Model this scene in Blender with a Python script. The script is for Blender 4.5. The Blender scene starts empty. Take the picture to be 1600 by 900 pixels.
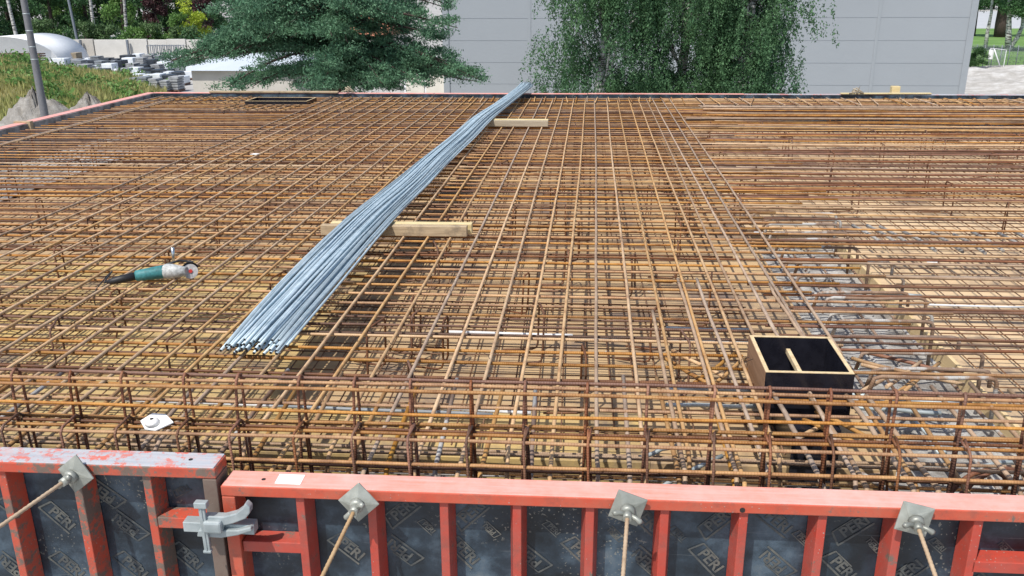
import bpy, math, random
import numpy as np
from math import radians as R, sin, cos, pi
from mathutils import Vector, Matrix

# ------------------------------------------------------------------ camera, sky, sun, exposure
F, PITCH, YAW, ROLL, CH, SK = 1375., R(18.8), R(5.2), R(-0.3), 2.0, .021
sc = bpy.context.scene
COL = sc.collection
_f = np.array([-sin(YAW)*cos(PITCH), cos(YAW)*cos(PITCH), -sin(PITCH)])
_r = np.array([cos(YAW), sin(YAW), 0.]); _u = np.cross(_r, _f)
_r2 = cos(ROLL)*_r + sin(ROLL)*_u; _u2 = -sin(ROLL)*_r + cos(ROLL)*_u
cd = bpy.data.cameras.new('camera'); cam = bpy.data.objects.new('camera', cd); COL.objects.link(cam)
cd.sensor_width = 36; cd.lens = F/1600*36; cd.clip_start = .05; cd.clip_end = 3000
cam.matrix_world = Matrix([[_r2[i], _u2[i], -_f[i], [0, 0, CH][i]] for i in range(3)] + [[0, 0, 0, 1]])
sc.camera = cam
SUN_EL, SUN_V = R(58), Vector((-.52, -.85, 0)).normalized()
w = bpy.data.worlds.new('World'); sc.world = w; w.use_nodes = True
nt = w.node_tree; bg = nt.nodes['Background']; sky = nt.nodes.new('ShaderNodeTexSky'); sky.sky_type = 'NISHITA'
sky.sun_disc = False; sky.sun_elevation = SUN_EL; sky.sun_rotation = math.atan2(SUN_V.x, SUN_V.y)
sky.air_density = 1.0; sky.dust_density = 1.5
nt.links.new(sky.outputs[0], bg.inputs[0]); bg.inputs[1].default_value = .125
sl = bpy.data.lights.new('sun', 'SUN'); sl.energy = 4.0; sl.angle = R(.8); sl.color = (1, .96, .89)
so = bpy.data.objects.new('sun', sl); COL.objects.link(so)
sdir = Vector((SUN_V.x*cos(SUN_EL), SUN_V.y*cos(SUN_EL), sin(SUN_EL)))
so.rotation_euler = sdir.to_track_quat('Z', 'Y').to_euler(); so.location = sdir*30
sc.view_settings.view_transform = 'Standard'; sc.view_settings.look = 'None'
sc.view_settings.gamma = 1; sc.view_settings.exposure = .26
sc.cycles.max_bounces = 6; sc.cycles.diffuse_bounces = 3; sc.cycles.transparent_max_bounces = 8

# ------------------------------------------------------------------ photo point -> place
def ray(x, y): return _f + (x-800)/F*_r2 - (y-450)/F*_u2
def P(x, y, z=0.):                      # on the level z  -> (X, V)
    d = ray(x, y); t = (z-CH)/d[2]; return float(t*d[0]), float(t*d[1]-SK*t*d[0])
def PV(x, y, V):                        # on the upright plane V -> (X, z)
    d = ray(x, y); t = V/(d[1]-SK*d[0]); return float(t*d[0]), float(CH+t*d[2])
def S(X, V, z): return Vector((X, V+SK*X, z))   # slab coordinates -> world
rnd = random.Random(7)
def U(a, b): return rnd.uniform(a, b)
GZ = -4.0                               # yard level

# ------------------------------------------------------------------ mesh building
class MB:
    def __init__(s): s.v = []; s.f = []; s.uv = []; s.sm = []
    def face(s, idx, uv=None, sm=False):
        s.f.append(tuple(idx)); s.uv.extend(uv if uv else [(0., 0.)]*len(idx)); s.sm.append(sm)
    def box(s, c, d, M=None, ch=0.):
        n = len(s.v); hx, hy, hz = d[0]/2, d[1]/2, d[2]/2; c = Vector(c)
        pts = [Vector((x*hx, y*hy, z*hz)) for z in (-1, 1) for y in (-1, 1) for x in (-1, 1)]
        for p in pts: s.v.append(c + (M @ p if M else p))
        for q in ((0, 2, 3, 1), (4, 5, 7, 6), (0, 1, 5, 4), (2, 6, 7, 3), (0, 4, 6, 2), (1, 3, 7, 5)): s.face([n+i for i in q])
        return s
    def sbox(s, x0, x1, v0, v1, z0, z1):   # box in slab coordinates
        n = len(s.v)
        for z in (z0, z1):
            for v in (v0, v1):
                for x in (x0, x1): s.v.append(S(x, v, z))
        for q in ((0, 2, 3, 1), (4, 5, 7, 6), (0, 1, 5, 4), (2, 6, 7, 3), (0, 4, 6, 2), (1, 3, 7, 5)): s.face([n+i for i in q])
        return s
    def tube(s, pts, r, n=6, cap=True):
        pts = [Vector(p) for p in pts]; base = len(s.v); L = 0; m = len(pts)
        t = (pts[1]-pts[0]).normalized(); a = Vector((0, 0, 1)) if abs(t.z) < .9 else Vector((1, 0, 0))
        e1 = t.cross(a).normalized(); lens = []
        for i, p in enumerate(pts):
            if i: L += (p-pts[i-1]).length
            lens.append(L)
            tt = (pts[min(i+1, m-1)]-pts[max(i-1, 0)])
            tt = tt.normalized() if tt.length > 1e-9 else t
            e1 = (e1 - tt*e1.dot(tt)).normalized(); e2 = tt.cross(e1)
            rr = r[i] if isinstance(r, (list, tuple)) else r
            for k in range(n):
                an = 2*pi*k/n; s.v.append(p + (e1*cos(an)+e2*sin(an))*rr)
        for i in range(m-1):
            for k in range(n):
                a0 = base+i*n+k; a1 = base+i*n+(k+1) % n
                s.face((a0, a1, a1+n, a0+n), [(lens[i], k/n), (lens[i], (k+1)/n), (lens[i+1], (k+1)/n), (lens[i+1], k/n)], True)
        if cap:
            s.face([base+k for k in range(n)][::-1]); s.face([base+(m-1)*n+k for k in range(n)])
        return s
    def prism(s, poly, fn, h0, h1):        # poly of 2-D points, fn(a, b, h) -> world
        n = len(s.v); k = len(poly)
        for h in (h0, h1):
            for a, b in poly: s.v.append(fn(a, b, h))
        s.face([n+i for i in range(k)][::-1]); s.face([n+k+i for i in range(k)])
        for i in range(k): j = (i+1) % k; s.face((n+i, n+j, n+k+j, n+k+i))
        return s
    def mesh(s, name, o):
        me = bpy.data.meshes.new(name)
        me.from_pydata([tuple(Vector(p)-o) for p in s.v], [], s.f)
        l = me.uv_layers.new(name='UVMap'); l.data.foreach_set('uv', [c for p in s.uv for c in p])
        me.polygons.foreach_set('use_smooth', s.sm); me.update(); return me
    def build(s, name, m, parent=None, bevel=0., origin=None):
        lo = Vector([min(p[i] for p in s.v) for i in range(3)]); hi = Vector([max(p[i] for p in s.v) for i in range(3)])
        o = Vector(origin) if origin is not None else Vector(((lo.x+hi.x)/2, (lo.y+hi.y)/2, lo.z))
        ob = bpy.data.objects.new(name, s.mesh(name, o)); COL.objects.link(ob); ob.data.materials.append(m)
        q = Vector((0, 0, 0)); p = parent
        while p is not None: q += p.location; p = p.parent
        ob.location = o - q
        if parent: ob.parent = parent
        if bevel:
            b = ob.modifiers.new('bevel', 'BEVEL'); b.width = bevel; b.segments = 2; b.limit_method = 'ANGLE'
        return ob
def quads(name, m, V, parent=None, origin=(0, 0, 0), n=4):   # V: (k*n,3) array
    me = bpy.data.meshes.new(name); k = len(V)//n
    me.vertices.add(len(V)); me.vertices.foreach_set('co', (V-np.array(origin)).astype(np.float32).ravel())
    me.loops.add(k*n); me.loops.foreach_set('vertex_index', np.arange(k*n, dtype=np.int32))
    me.polygons.add(k); me.polygons.foreach_set('loop_start', np.arange(0, k*n, n, dtype=np.int32))
    me.update(calc_edges=True); me.validate()
    ob = bpy.data.objects.new(name, me); COL.objects.link(ob); me.materials.append(m)
    q = Vector((0, 0, 0)); p = parent
    while p is not None: q += p.location; p = p.parent
    ob.location = Vector(origin)-q
    if parent: ob.parent = parent
    return ob
def empty(name, loc):
    o = bpy.data.objects.new(name, None); COL.objects.link(o); o.location = loc; o.empty_display_size = .1; return o
def tag(o, label, cat, group=None, kind=None):
    o['label'] = label; o['category'] = cat
    if group: o['group'] = group
    if kind: o['kind'] = kind
    return o
def struct(o): o['kind'] = 'structure'; return o
def stuff(o, label, cat): o['kind'] = 'stuff'; o['label'] = label; o['category'] = cat; return o
_o1 = 'zeroth first second third fourth fifth sixth seventh eighth ninth tenth eleventh twelfth thirteenth fourteenth fifteenth sixteenth seventeenth eighteenth nineteenth'.split()
_t = {2: 'twent', 3: 'thirt', 4: 'fort', 5: 'fift', 6: 'sixt', 7: 'sevent', 8: 'eight', 9: 'ninet'}
def ordi(n):
    if n < 20: return _o1[n]
    return _t[n//10] + ('ieth' if n % 10 == 0 else 'y-' + _o1[n % 10])

# ------------------------------------------------------------------ materials
MATS = {}
def nodes(name, rough=.6, metal=0., spec=.5):
    m = bpy.data.materials.new(name); m.use_nodes = True; t = m.node_tree; b = t.nodes['Principled BSDF']
    b.inputs['Roughness'].default_value = rough; b.inputs['Metallic'].default_value = metal
    b.inputs['Specular IOR Level'].default_value = spec
    MATS[name] = m; return m, t, b
def N(t, ty, **k):
    n = t.nodes.new(ty)
    for a, v in k.items():
        if a.startswith('_'): setattr(n, a[1:], v)
        else: n.inputs[a.replace('__', ' ')].default_value = v
    return n
def noise(t, vec, scale, detail=4, rough=.6):
    n = N(t, 'ShaderNodeTexNoise', Scale=scale, Detail=detail, Roughness=rough); t.links.new(vec, n.inputs['Vector']); return n.outputs['Fac']
def ramp(t, fac, stops):
    r = t.nodes.new('ShaderNodeValToRGB'); e = r.color_ramp.elements
    while len(e) < len(stops): e.new(.5)
    for i, (p, c) in enumerate(stops): e[i].position = p; e[i].color = (*c, 1) if len(c) == 3 else c
    t.links.new(fac, r.inputs[0]); return r.outputs[0]
def mix(t, fac, a, b, mode='MIX'):
    n = t.nodes.new('ShaderNodeMix'); n.data_type = 'RGBA'; n.blend_type = mode
    for s, v in ((n.inputs[0], fac), (n.inputs[6], a), (n.inputs[7], b)):
        if isinstance(v, bpy.types.NodeSocket): t.links.new(v, s)
        elif isinstance(v, (tuple, list)): s.default_value = (*v, 1)
        else: s.default_value = v
    return n.outputs[2]
def math_(t, op, a, b=0.):
    n = t.nodes.new('ShaderNodeMath'); n.operation = op
    for s, v in ((n.inputs[0], a), (n.inputs[1], b)):
        if isinstance(v, bpy.types.NodeSocket): t.links.new(v, s)
        else: s.default_value = v
    return n.outputs[0]
def pos(t): return t.nodes.new('ShaderNodeNewGeometry').outputs['Position']
def objc(t): return t.nodes.new('ShaderNodeTexCoord').outputs['Object']
def orand(t): return t.nodes.new('ShaderNodeObjectInfo').outputs['Random']
def bump(t, b, h, dist=.002, strength=.6):
    n = t.nodes.new('ShaderNodeBump'); n.inputs['Distance'].default_value = dist; n.inputs['Strength'].default_value = strength
    t.links.new(h, n.inputs['Height']); t.links.new(n.outputs[0], b.inputs['Normal'])
def rust(name, dark, mid, light, var=.5, splash=None, rough=.62, rib=True):
    m, t, b = nodes(name, rough, 0., .5); p = pos(t)
    c = ramp(t, noise(t, p, 6, 6, .7), [(.32, dark), (.5, mid), (.68, light)])
    sp = noise(t, p, 60, 3, .6); c = mix(t, math_(t, 'MULTIPLY', sp, .5), c, dark, 'MIX')
    hv = t.nodes.new('ShaderNodeHueSaturation'); r = orand(t)
    t.links.new(math_(t, 'ADD', math_(t, 'MULTIPLY', r, var), 1-var/2), hv.inputs['Value'])
    t.links.new(math_(t, 'ADD', math_(t, 'MULTIPLY', math_(t, 'FRACT', math_(t, 'MULTIPLY', r, 7.3)), .3), .8), hv.inputs['Saturation'])
    t.links.new(c, hv.inputs['Color']); c = hv.outputs[0]
    if splash:
        k = ramp(t, noise(t, p, splash[0], 5, .65), [(splash[1], (0, 0, 0)), (splash[1]+.05, (1, 1, 1))])
        c = mix(t, k, c, (.42, .405, .38))
    t.links.new(c, b.inputs['Base Color'])
    if rib:
        uv = t.nodes.new('ShaderNodeUVMap'); wv = N(t, 'ShaderNodeTexWave', Scale=26., Distortion=0.)
        t.links.new(uv.outputs[0], wv.inputs[0]); h = math_(t, 'ADD', wv.outputs['Fac'], math_(t, 'MULTIPLY', sp, .5))
        bump(t, b, h, .0018, .45)
    return m
rust('rust_tan', (.32, .17, .075), (.58, .36, .165), (.68, .47, .25), .35)
rust('rust_ochre', (.16, .065, .02), (.42, .205, .065), (.56, .32, .11), .55)
rust('rust_dark', (.07, .028, .013), (.15, .06, .024), (.25, .11, .045), .5)
rust('rust_red', (.12, .042, .022), (.24, .095, .045), (.33, .15, .07), .35)
rust('rust_gold', (.22, .09, .02), (.43, .22, .05), (.54, .31, .09), .3)
rust('rust_grey', (.24, .15, .09), (.42, .29, .19), (.52, .39, .27), .35)
rust('rust_splash', (.12, .07, .045), (.28, .18, .12), (.38, .28, .20), .4, (2.2, .50))
rust('rust_mesh', (.08, .035, .016), (.20, .10, .05), (.30, .17, .08), .4, rib=False)

def galv(name, c0, c1, rough=.42, metal=.55, rib=False, var=.35):
    m, t, b = nodes(name, rough, metal, .5); p = pos(t)
    c = ramp(t, noise(t, p, 14, 5), [(.3, c0), (.7, c1)])
    hv = t.nodes.new('ShaderNodeHueSaturation'); t.links.new(c, hv.inputs['Color'])
    t.links.new(math_(t, 'ADD', math_(t, 'MULTIPLY', orand(t), var), 1-var*.55), hv.inputs['Value'])
    t.links.new(hv.outputs[0], b.inputs['Base Color'])
    if rib:
        uv = t.nodes.new('ShaderNodeUVMap'); wv = N(t, 'ShaderNodeTexWave', Scale=26.); t.links.new(uv.outputs[0], wv.inputs[0])
        bump(t, b, wv.outputs['Fac'], .0015, .5)
    return m
galv('galv_bar', (.33, .43, .49), (.52, .61, .66), .48, .2, True, .6)
galv('galv_cast', (.31, .36, .37), (.48, .53, .54), .5, .3)
galv('zinc_plate', (.23, .24, .21), (.38, .39, .35), .48, .35)
galv('pole_metal', (.17, .17, .18), (.22, .22, .23), .6, .2)

def paint_red(name, worn=.55, top=False, base=(.53, .082, .042)):
    m, t, b = nodes(name, .38, 0., .5); p = pos(t)
    n1 = noise(t, p, 5, 8, .7); n2 = noise(t, p, 35, 5, .7)
    c = mix(t, ramp(t, n1, [(.4, (0, 0, 0)), (.7, (1, 1, 1))]), base, (base[0]*.82, base[1]*1.6, base[2]*1.9))
    k = ramp(t, math_(t, 'ADD', math_(t, 'MULTIPLY', n1, .6), math_(t, 'MULTIPLY', n2, .4)), [(worn, (0, 0, 0)), (worn+.04, (1, 1, 1))])
    c = mix(t, k, c, (.17, .125, .10) if not top else (.46, .47, .50))
    if top:  # upward faces: bright glare put into the colour as pale pink, plus worn streaks
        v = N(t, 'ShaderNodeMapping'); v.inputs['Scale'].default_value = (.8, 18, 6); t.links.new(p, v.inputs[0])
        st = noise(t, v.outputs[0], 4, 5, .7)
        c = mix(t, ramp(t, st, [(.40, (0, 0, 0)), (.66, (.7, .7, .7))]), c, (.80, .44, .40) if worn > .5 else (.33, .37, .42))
    vo = N(t, 'ShaderNodeTexVoronoi', Scale=55.); t.links.new(p, vo.inputs['Vector'])
    sp = math_(t, 'LESS_THAN', math_(t, 'ADD', vo.outputs['Distance'], math_(t, 'MULTIPLY', n1, .35)), .28); sp = math_(t, 'MULTIPLY', sp, ramp(t, noise(t, p, 4, 3, .6), [(.50, (0, 0, 0)), (.56, (1, 1, 1))]))
    c = mix(t, sp, c, (.36, .33, .30))
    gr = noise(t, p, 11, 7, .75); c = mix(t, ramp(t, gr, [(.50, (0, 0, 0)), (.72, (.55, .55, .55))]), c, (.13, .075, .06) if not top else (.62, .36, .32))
    t.links.new(c, b.inputs['Base Color']); bump(t, b, n2, .0015, .5)
    t.links.new(math_(t, 'ADD', math_(t, 'MULTIPLY', n2, .4), .25), b.inputs['Roughness'])
    return m
paint_red('red_face', .565); paint_red('red_rib', .575, base=(.46, .06, .038)); paint_red('red_top_glare', .66, True, (.80, .27, .20))  # rail tops: same red paint, paled to pink to carry the glare
paint_red('red_top_glare_worn', .45, True, (.66, .15, .10)); paint_red('red_worn', .50, base=(.50, .075, .04))  # worn rail top: real grey wear over a red lightened for glare

paint_red('worn_brown', .40, base=(.30, .10, .06))
m, t, b = nodes('panel_ply', .32, 0., .5); p = pos(t)
c = ramp(t, noise(t, p, 3.2, 7, .65), [(.36, (.006, .010, .015)), (.5, (.022, .036, .052)), (.62, (.07, .105, .14)), (.72, (.13, .16, .18))])
n2 = noise(t, p, 70, 2, .5); k = ramp(t, n2, [(.63, (0, 0, 0)), (.66, (1, 1, 1))])
k2 = ramp(t, noise(t, p, 3.0, 3, .5), [(.48, (0, 0, 0)), (.6, (1, 1, 1))])
c = mix(t, mix(t, 1., k, k2, 'MULTIPLY'), c, (.24, .235, .20))
v = N(t, 'ShaderNodeMapping'); v.inputs['Scale'].default_value = (.6, 1, 30); t.links.new(p, v.inputs[0])
c = mix(t, ramp(t, noise(t, v.outputs[0], 3, 4), [(.68, (0, 0, 0)), (.72, (.4, .4, .4))]), c, (.2, .23, .25))
t.links.new(c, b.inputs['Base Color']); t.links.new(math_(t, 'ADD', math_(t, 'MULTIPLY', noise(t, p, 9, 5), .5), .12), b.inputs['Roughness'])
m, t, b = nodes('stamp_ink', .5); p = pos(t)
t.links.new(ramp(t, noise(t, p, 6, 8, .75), [(.36, (.035, .044, .052)), (.50, (.09, .095, .09)), (.66, (.17, .165, .14))]), b.inputs['Base Color'])
m, t, b = nodes('black_film', .22); t.links.new(ramp(t, noise(t, pos(t), 12, 4), [(.3, (.008, .008, .012)), (.8, (.02, .02, .028))]), b.inputs['Base Color'])
def wood(name, a, c_, stretch=(1, 12, 12), rough=.65, dirt=None):
    m, t, b = nodes(name, rough, 0., .3); v = N(t, 'ShaderNodeMapping'); v.inputs['Scale'].default_value = stretch
    p = pos(t); t.links.new(p, v.inputs[0]); g = noise(t, v.outputs[0], 4, 6, .65)
    c = ramp(t, g, [(.3, a), (.7, c_)])
    if dirt: c = mix(t, ramp(t, noise(t, p, dirt[0], 6, .7), [(dirt[1], (0, 0, 0)), (dirt[1]+.12, (.8, .8, .8))]), c, dirt[2])
    t.links.new(c, b.inputs['Base Color']); bump(t, b, g, .002, .4); return m
wood('timber', (.32, .235, .145), (.54, .42, .27), dirt=(5, .52, (.22, .17, .12)))
wood('timber_yellow', (.55, .43, .20), (.72, .60, .36)); wood('timber_grey', (.30, .25, .18), (.45, .38, .28))
wood('ply_edge', (.55, .40, .20), (.72, .56, .33), (4, 4, 40)); wood('ply_brown', (.20, .11, .06), (.34, .20, .12), (12, 1, 12))
wood('box_edge', (.52, .38, .20), (.76, .60, .37), (6, 6, 6), dirt=(9, .60, (.25, .18, .12)))
def deck(name, cols, bw, bh, spill, seam=(.10, .06, .035)):
    m, t, b = nodes(name, .55, 0., .35); p = pos(t)
    br = N(t, 'ShaderNodeTexBrick', Scale=1., Color1=(0, 0, 0, 1), Color2=(1, 1, 1, 1), Mortar=(.5, .5, .5, 1))
    br.inputs['Mortar Size'].default_value = .006; br.inputs['Brick Width'].default_value = bw; br.inputs['Row Height'].default_value = bh
    br.inputs['Bias'].default_value = 0.; t.links.new(p, br.inputs['Vector'])
    v = N(t, 'ShaderNodeMapping'); v.inputs['Scale'].default_value = (1.2, 16, 1); t.links.new(p, v.inputs[0])
    g = noise(t, v.outputs[0], 3.5, 6, .65)
    c = mix(t, br.outputs['Color'], cols[0], cols[1]); c = mix(t, ramp(t, g, [(.35, (0, 0, 0)), (.7, (.6, .6, .6))]), c, cols[2])
    d = noise(t, p, 1.6, 8, .7); c = mix(t, ramp(t, d, [(.5, (0, 0, 0)), (.66, (.9, .9, .9))]), c, (.17, .125, .105))
    c = mix(t, ramp(t, noise(t, p, 1.3, 6, .7), [(spill, (0, 0, 0)), (spill+.03, (.9, .9, .9))]), c, (.50, .47, .43))
    c = mix(t, math_(t, 'MULTIPLY', br.outputs['Fac'], .85), c, seam)
    t.links.new(c, b.inputs['Base Color']); bump(t, b, g, .002, .3); return m
deck('deck_tan', ((.56, .39, .20), (.47, .335, .19), (.37, .25, .145)), 2.0, .5, .66)
deck('deck_yellow', ((.60, .42, .15), (.52, .38, .17), (.42, .31, .17)), 2.0, .5, .70)
deck('deck_pale', ((.62, .45, .26), (.68, .51, .32), (.55, .40, .25)), 2.4, 1.2, .70)
m, t, b = nodes('concrete_raw', .85, 0., .2); p = pos(t)
c = ramp(t, noise(t, p, 2.4, 9, .7), [(.36, (.085, .08, .078)), (.52, (.17, .16, .155)), (.68, (.36, .35, .33))])
t.links.new(c, b.inputs['Base Color']); bump(t, b, noise(t, p, 18, 8, .75), .02, .8)
m, t, b = nodes('concrete_white', .8, 0., .2); p = pos(t)
c = ramp(t, noise(t, p, 5, 9, .7), [(.36, (.24, .22, .20)), (.5, (.38, .365, .34)), (.66, (.58, .565, .54))])
t.links.new(c, b.inputs['Base Color']); bump(t, b, noise(t, p, 22, 8, .75), .03, .8)
def plain(name, c, rough=.6, var=.25, scale=6., spec=.4, bd=0., metal=0.):
    m, t, b = nodes(name, rough, metal, spec); p = objc(t) if False else pos(t); n = noise(t, p, scale, 5, .65)
    t.links.new(ramp(t, n, [(.3, tuple(x*(1-var) for x in c)), (.7, tuple(min(1, x*(1+var)) for x in c))]), b.inputs['Base Color'])
    if bd: bump(t, b, n, bd, .6)
    return m
plain('disc_dusty', (.42, .41, .40), .7, .35, 40)
plain('film_grey', (.26, .25, .24), .6, .75, 6)
plain('paper_white', (.86, .86, .84), .6, .04); plain('plastic_white', (.80, .80, .78), .5, .08, 30)
plain('tool_teal', (.04, .18, .19), .55, .45, 25); plain('tool_grey', (.40, .41, .40), .55, .45, 45)
plain('tool_black', (.02, .02, .022), .5, .3, 30); plain('tool_red', (.5, .04, .03), .4, .1); plain('chrome', (.6, .62, .63), .25, .1, 30, metal=.9)
plain('wire_dark', (.025, .022, .02), .6); plain('conduit_white', (.62, .63, .64), .45, .15, 10); plain('conduit_grey', (.22, .24, .26), .45, .2, 10)
plain('hall_panel', (.30, .325, .348), .5, .04, .25); plain('hall_trim', (.295, .32, .342), .5, .03); plain('joint_dark', (.284, .308, .331), .6, .05)
plain('wall_beige', (.50, .47, .42), .8, .08, 1.5); plain('wall_cream', (.66, .63, .56), .8, .08, 1.5); plain('roof_metal', (.50, .55, .60), .4, .06, 1)
plain('roof_tile', (.42, .17, .10), .8, .2, 3); plain('glass_dark', (.03, .04, .05), .15, .1); plain('yard_wall', (.60, .58, .54), .8, .1, .7)
plain('tarp_white', (.78, .80, .82), .55, .05, 1.2); plain('crate_wood', (.20, .13, .10), .8, .5, 5); plain('wrap_white', (.70, .74, .78), .35, .15, 2.)
plain('wrap_black', (.035, .042, .055), .35, .4, 3); plain('stone_grey', (.30, .31, .32), .8, .3, 3); plain('stone_brown', (.30, .25, .18), .8, .25, 3)
plain('steel_rack', (.18, .20, .23), .5, .2); plain('bark_dark', (.06, .042, .035), .9, .4, 9, bd=.03); plain('bark_pine', (.085, .05, .036), .9, .45, 6, bd=.03)
plain('asphalt', (.42, .43, .44), .85, .08, .6); plain('pot_clay', (.25, .10, .06), .8)
m, t, b = nodes('bark_birch', .8); v = N(t, 'ShaderNodeMapping'); v.inputs['Scale'].default_value = (1, 1, 5); t.links.new(pos(t), v.inputs[0])
t.links.new(ramp(t, noise(t, v.outputs[0], 2.5, 5), [(.42, (.05, .045, .04)), (.5, (.45, .44, .42)), (.7, (.6, .6, .58))]), b.inputs['Base Color'])
def leaf(name, a, c_, trans=.25, scale=1.2):
    m = bpy.data.materials.new(name); m.use_nodes = True; t = m.node_tree; t.nodes.clear(); MATS[name] = m
    o = t.nodes.new('ShaderNodeOutputMaterial'); p = pos(t)
    c = ramp(t, noise(t, p, scale, 5, .7), [(.3, a), (.7, c_)])
    isl = t.nodes.new('ShaderNodeNewGeometry').outputs['Random Per Island']
    hv = t.nodes.new('ShaderNodeHueSaturation'); t.links.new(c, hv.inputs['Color'])
    t.links.new(math_(t, 'ADD', math_(t, 'MULTIPLY', isl, .8), .6), hv.inputs['Value'])
    b = t.nodes.new('ShaderNodeBsdfPrincipled'); b.inputs['Roughness'].default_value = .55; b.inputs['Specular IOR Level'].default_value = .3
    t.links.new(hv.outputs[0], b.inputs['Base Color'])
    tr = t.nodes.new('ShaderNodeBsdfTranslucent'); t.links.new(hv.outputs[0], tr.inputs[0])
    mx = t.nodes.new('ShaderNodeMixShader'); mx.inputs[0].default_value = trans
    t.links.new(b.outputs[0], mx.inputs[1]); t.links.new(tr.outputs[0], mx.inputs[2]); t.links.new(mx.outputs[0], o.inputs[0]); return m
leaf('leaf_pine', (.045, .12, .072), (.15, .29, .16), .3, .9); leaf('leaf_birch', (.050, .125, .062), (.13, .25, .11), .4, .8)
leaf('leaf_forest', (.030, .085, .035), (.075, .16, .055), .25, .5); leaf('leaf_light', (.09, .20, .05), (.19, .32, .09), .3, .6)
leaf('leaf_yellow', (.30, .42, .03), (.48, .55, .08), .3, .7); leaf('leaf_purple', (.035, .014, .018), (.085, .035, .035), .2)
leaf('leaf_hedge', (.025, .07, .02), (.05, .12, .035), .2, 3); leaf('leaf_mid', (.07, .13, .05), (.13, .21, .08), .25, .6)
leaf('grass_dry', (.26, .33, .09), (.58, .50, .24), .5, .28); leaf('petal_yellow', (.5, .45, .08), (.65, .6, .2), .3)
def ground(name, stops, sc1, bd=.03, extra=None):
    m, t, b = nodes(name, .9, 0., .15); p = pos(t)
    c = ramp(t, noise(t, p, sc1, 8, .7), stops); t.links.new(c, b.inputs['Base Color'])
    bump(t, b, noise(t, p, sc1*8, 6, .8), bd, .8); return m
ground('gravel_pale', [(.35, (.36, .34, .31)), (.5, (.47, .45, .42)), (.65, (.60, .59, .57))], 1.2, .08)
ground('gravel_pile', [(.35, (.25, .23, .21)), (.5, (.34, .32, .29)), (.65, (.46, .44, .41))], 2.2, .12)
ground('lawn', [(.35, (.10, .19, .05)), (.6, (.16, .27, .08))], .4, .03)
ground('mound_soil', [(.35, (.13, .15, .06)), (.6, (.26, .24, .12))], .5, .05)
ground('yard_dirt', [(.35, (.30, .29, .28)), (.6, (.42, .41, .39))], .3, .02)
M = MATS

# ================================================================== the setting
def sheet(name, x0, x1, y0, y1, z, m, sub=1):
    mb = MB(); mb.v = [Vector((x0, y0, z)), Vector((x1, y0, z)), Vector((x1, y1, z)), Vector((x0, y1, z))]; mb.face((0, 1, 2, 3))
    return struct(mb.build(name, m))
sheet('ground', -900, 900, -60, 1600, GZ, M['yard_dirt'])
sheet('gravel_yard', 14, 90, 20, 73.5, GZ+.004, M['gravel_pale'])
sheet('lawn', 14, 140, 74, 142, GZ+.008, M['lawn'])
sheet('road', 20, 300, 142, 240, GZ+.012, M['asphalt'])

# rough ground in the gravel yard
mb = MB(); nx, ny = 40, 30
for j in range(ny+1):
    for i in range(nx+1):
        x = 22+i*.9; y = 46+j*.95; e = min(1, min(i, nx-i)/4, min(j, ny-j)/4)
        mb.v.append(Vector((x, y, GZ-.05+e*(.28+.22*sin(x*.9+y*.5)+U(-.08, .08)))))
for j in range(ny):
    for i in range(nx): a = j*(nx+1)+i; mb.face((a, a+1, a+nx+2, a+nx+1), None, True)
struct(mb.build('gravel_ground', M['gravel_pale']))
# grassy mound at the left
def mound_h(x, y):
    px0, px1 = PV(30, 100, y)[0], PV(250, 100, y)[0]
    k = max(0, min(1, (px1-x)/(px1-px0))); e = max(0, min(1, (y-34)/9))*max(0, min(1, (64-y)/7))
    return (k**.8)*1.45*e*(1+.10*sin(x*.7)*cos(y*.5))
mb = MB(); nx, ny = 50, 34
for j in range(ny+1):
    for i in range(nx+1):
        x = -60+i*.94; y = 33+j*.95; mb.v.append(Vector((x, y, GZ-.05+mound_h(x, y)+U(-.04, .04))))
for j in range(ny):
    for i in range(nx): a = j*(nx+1)+i; mb.face((a, a+1, a+nx+2, a+nx+1), None, True)
struct(mb.build('grass_hill', M['mound_soil']))
rs = np.random.RandomState(3)
def blades(n, gen, hgt, wid, lean=.35):
    out = np.zeros((n, 3, 3))
    for i in range(n):
        x, y, z = gen(i); a = rs.uniform(0, 2*pi); h = hgt*rs.uniform(.5, 1.3); w_ = wid*rs.uniform(.6, 1.3)
        dx, dy = cos(a)*w_, sin(a)*w_; lx, ly = rs.uniform(-lean, lean, 2)*h
        out[i] = ((x-dx, y-dy, z), (x+dx, y+dy, z), (x+lx, y+ly, z+h))
    return out.reshape(-1, 3)
def gm(i):
    while True:
        y = rs.uniform(36, 63); x = rs.uniform(-58, -14); h = mound_h(x, y)
        if h > .05: return x, y, GZ-.08+h
stuff(quads('tall_grass', M['grass_dry'], blades(60000, gm, .42, .06), n=3), 'tall dry grass and weeds covering the mound beyond the left rail', 'grass')
def weeds():
    C = []
    for k in range(150):
        while True:
            y = rs.uniform(37, 62); x = rs.uniform(-50, -15); h = mound_h(x, y)
            if h > .08: break
        s_ = rs.uniform(.25, .75); C.append(np.array((x, y, GZ+h+s_*.3))+rs.normal(size=(170, 3))*np.array((s_*.6, s_*.6, s_*.38)))
    C = np.concatenate(C); d = rs.normal(size=C.shape)*.09
    e = rs.normal(size=C.shape)*.07; return np.stack([C, C+d, C+d+e, C+e], 1).reshape(-1, 3)
stuff(quads('weed_foliage', M['leaf_light'], weeds()), 'green leafy weeds growing in clumps on the dry grass mound', 'weeds')
def gl(i): return rs.uniform(20, 60), rs.uniform(74.5, 100), GZ
stuff(quads('lawn_grass', M['leaf_mid'], blades(5000, gl, .10, .05), n=3), 'short green lawn grass along the wire fence', 'grass')

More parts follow.
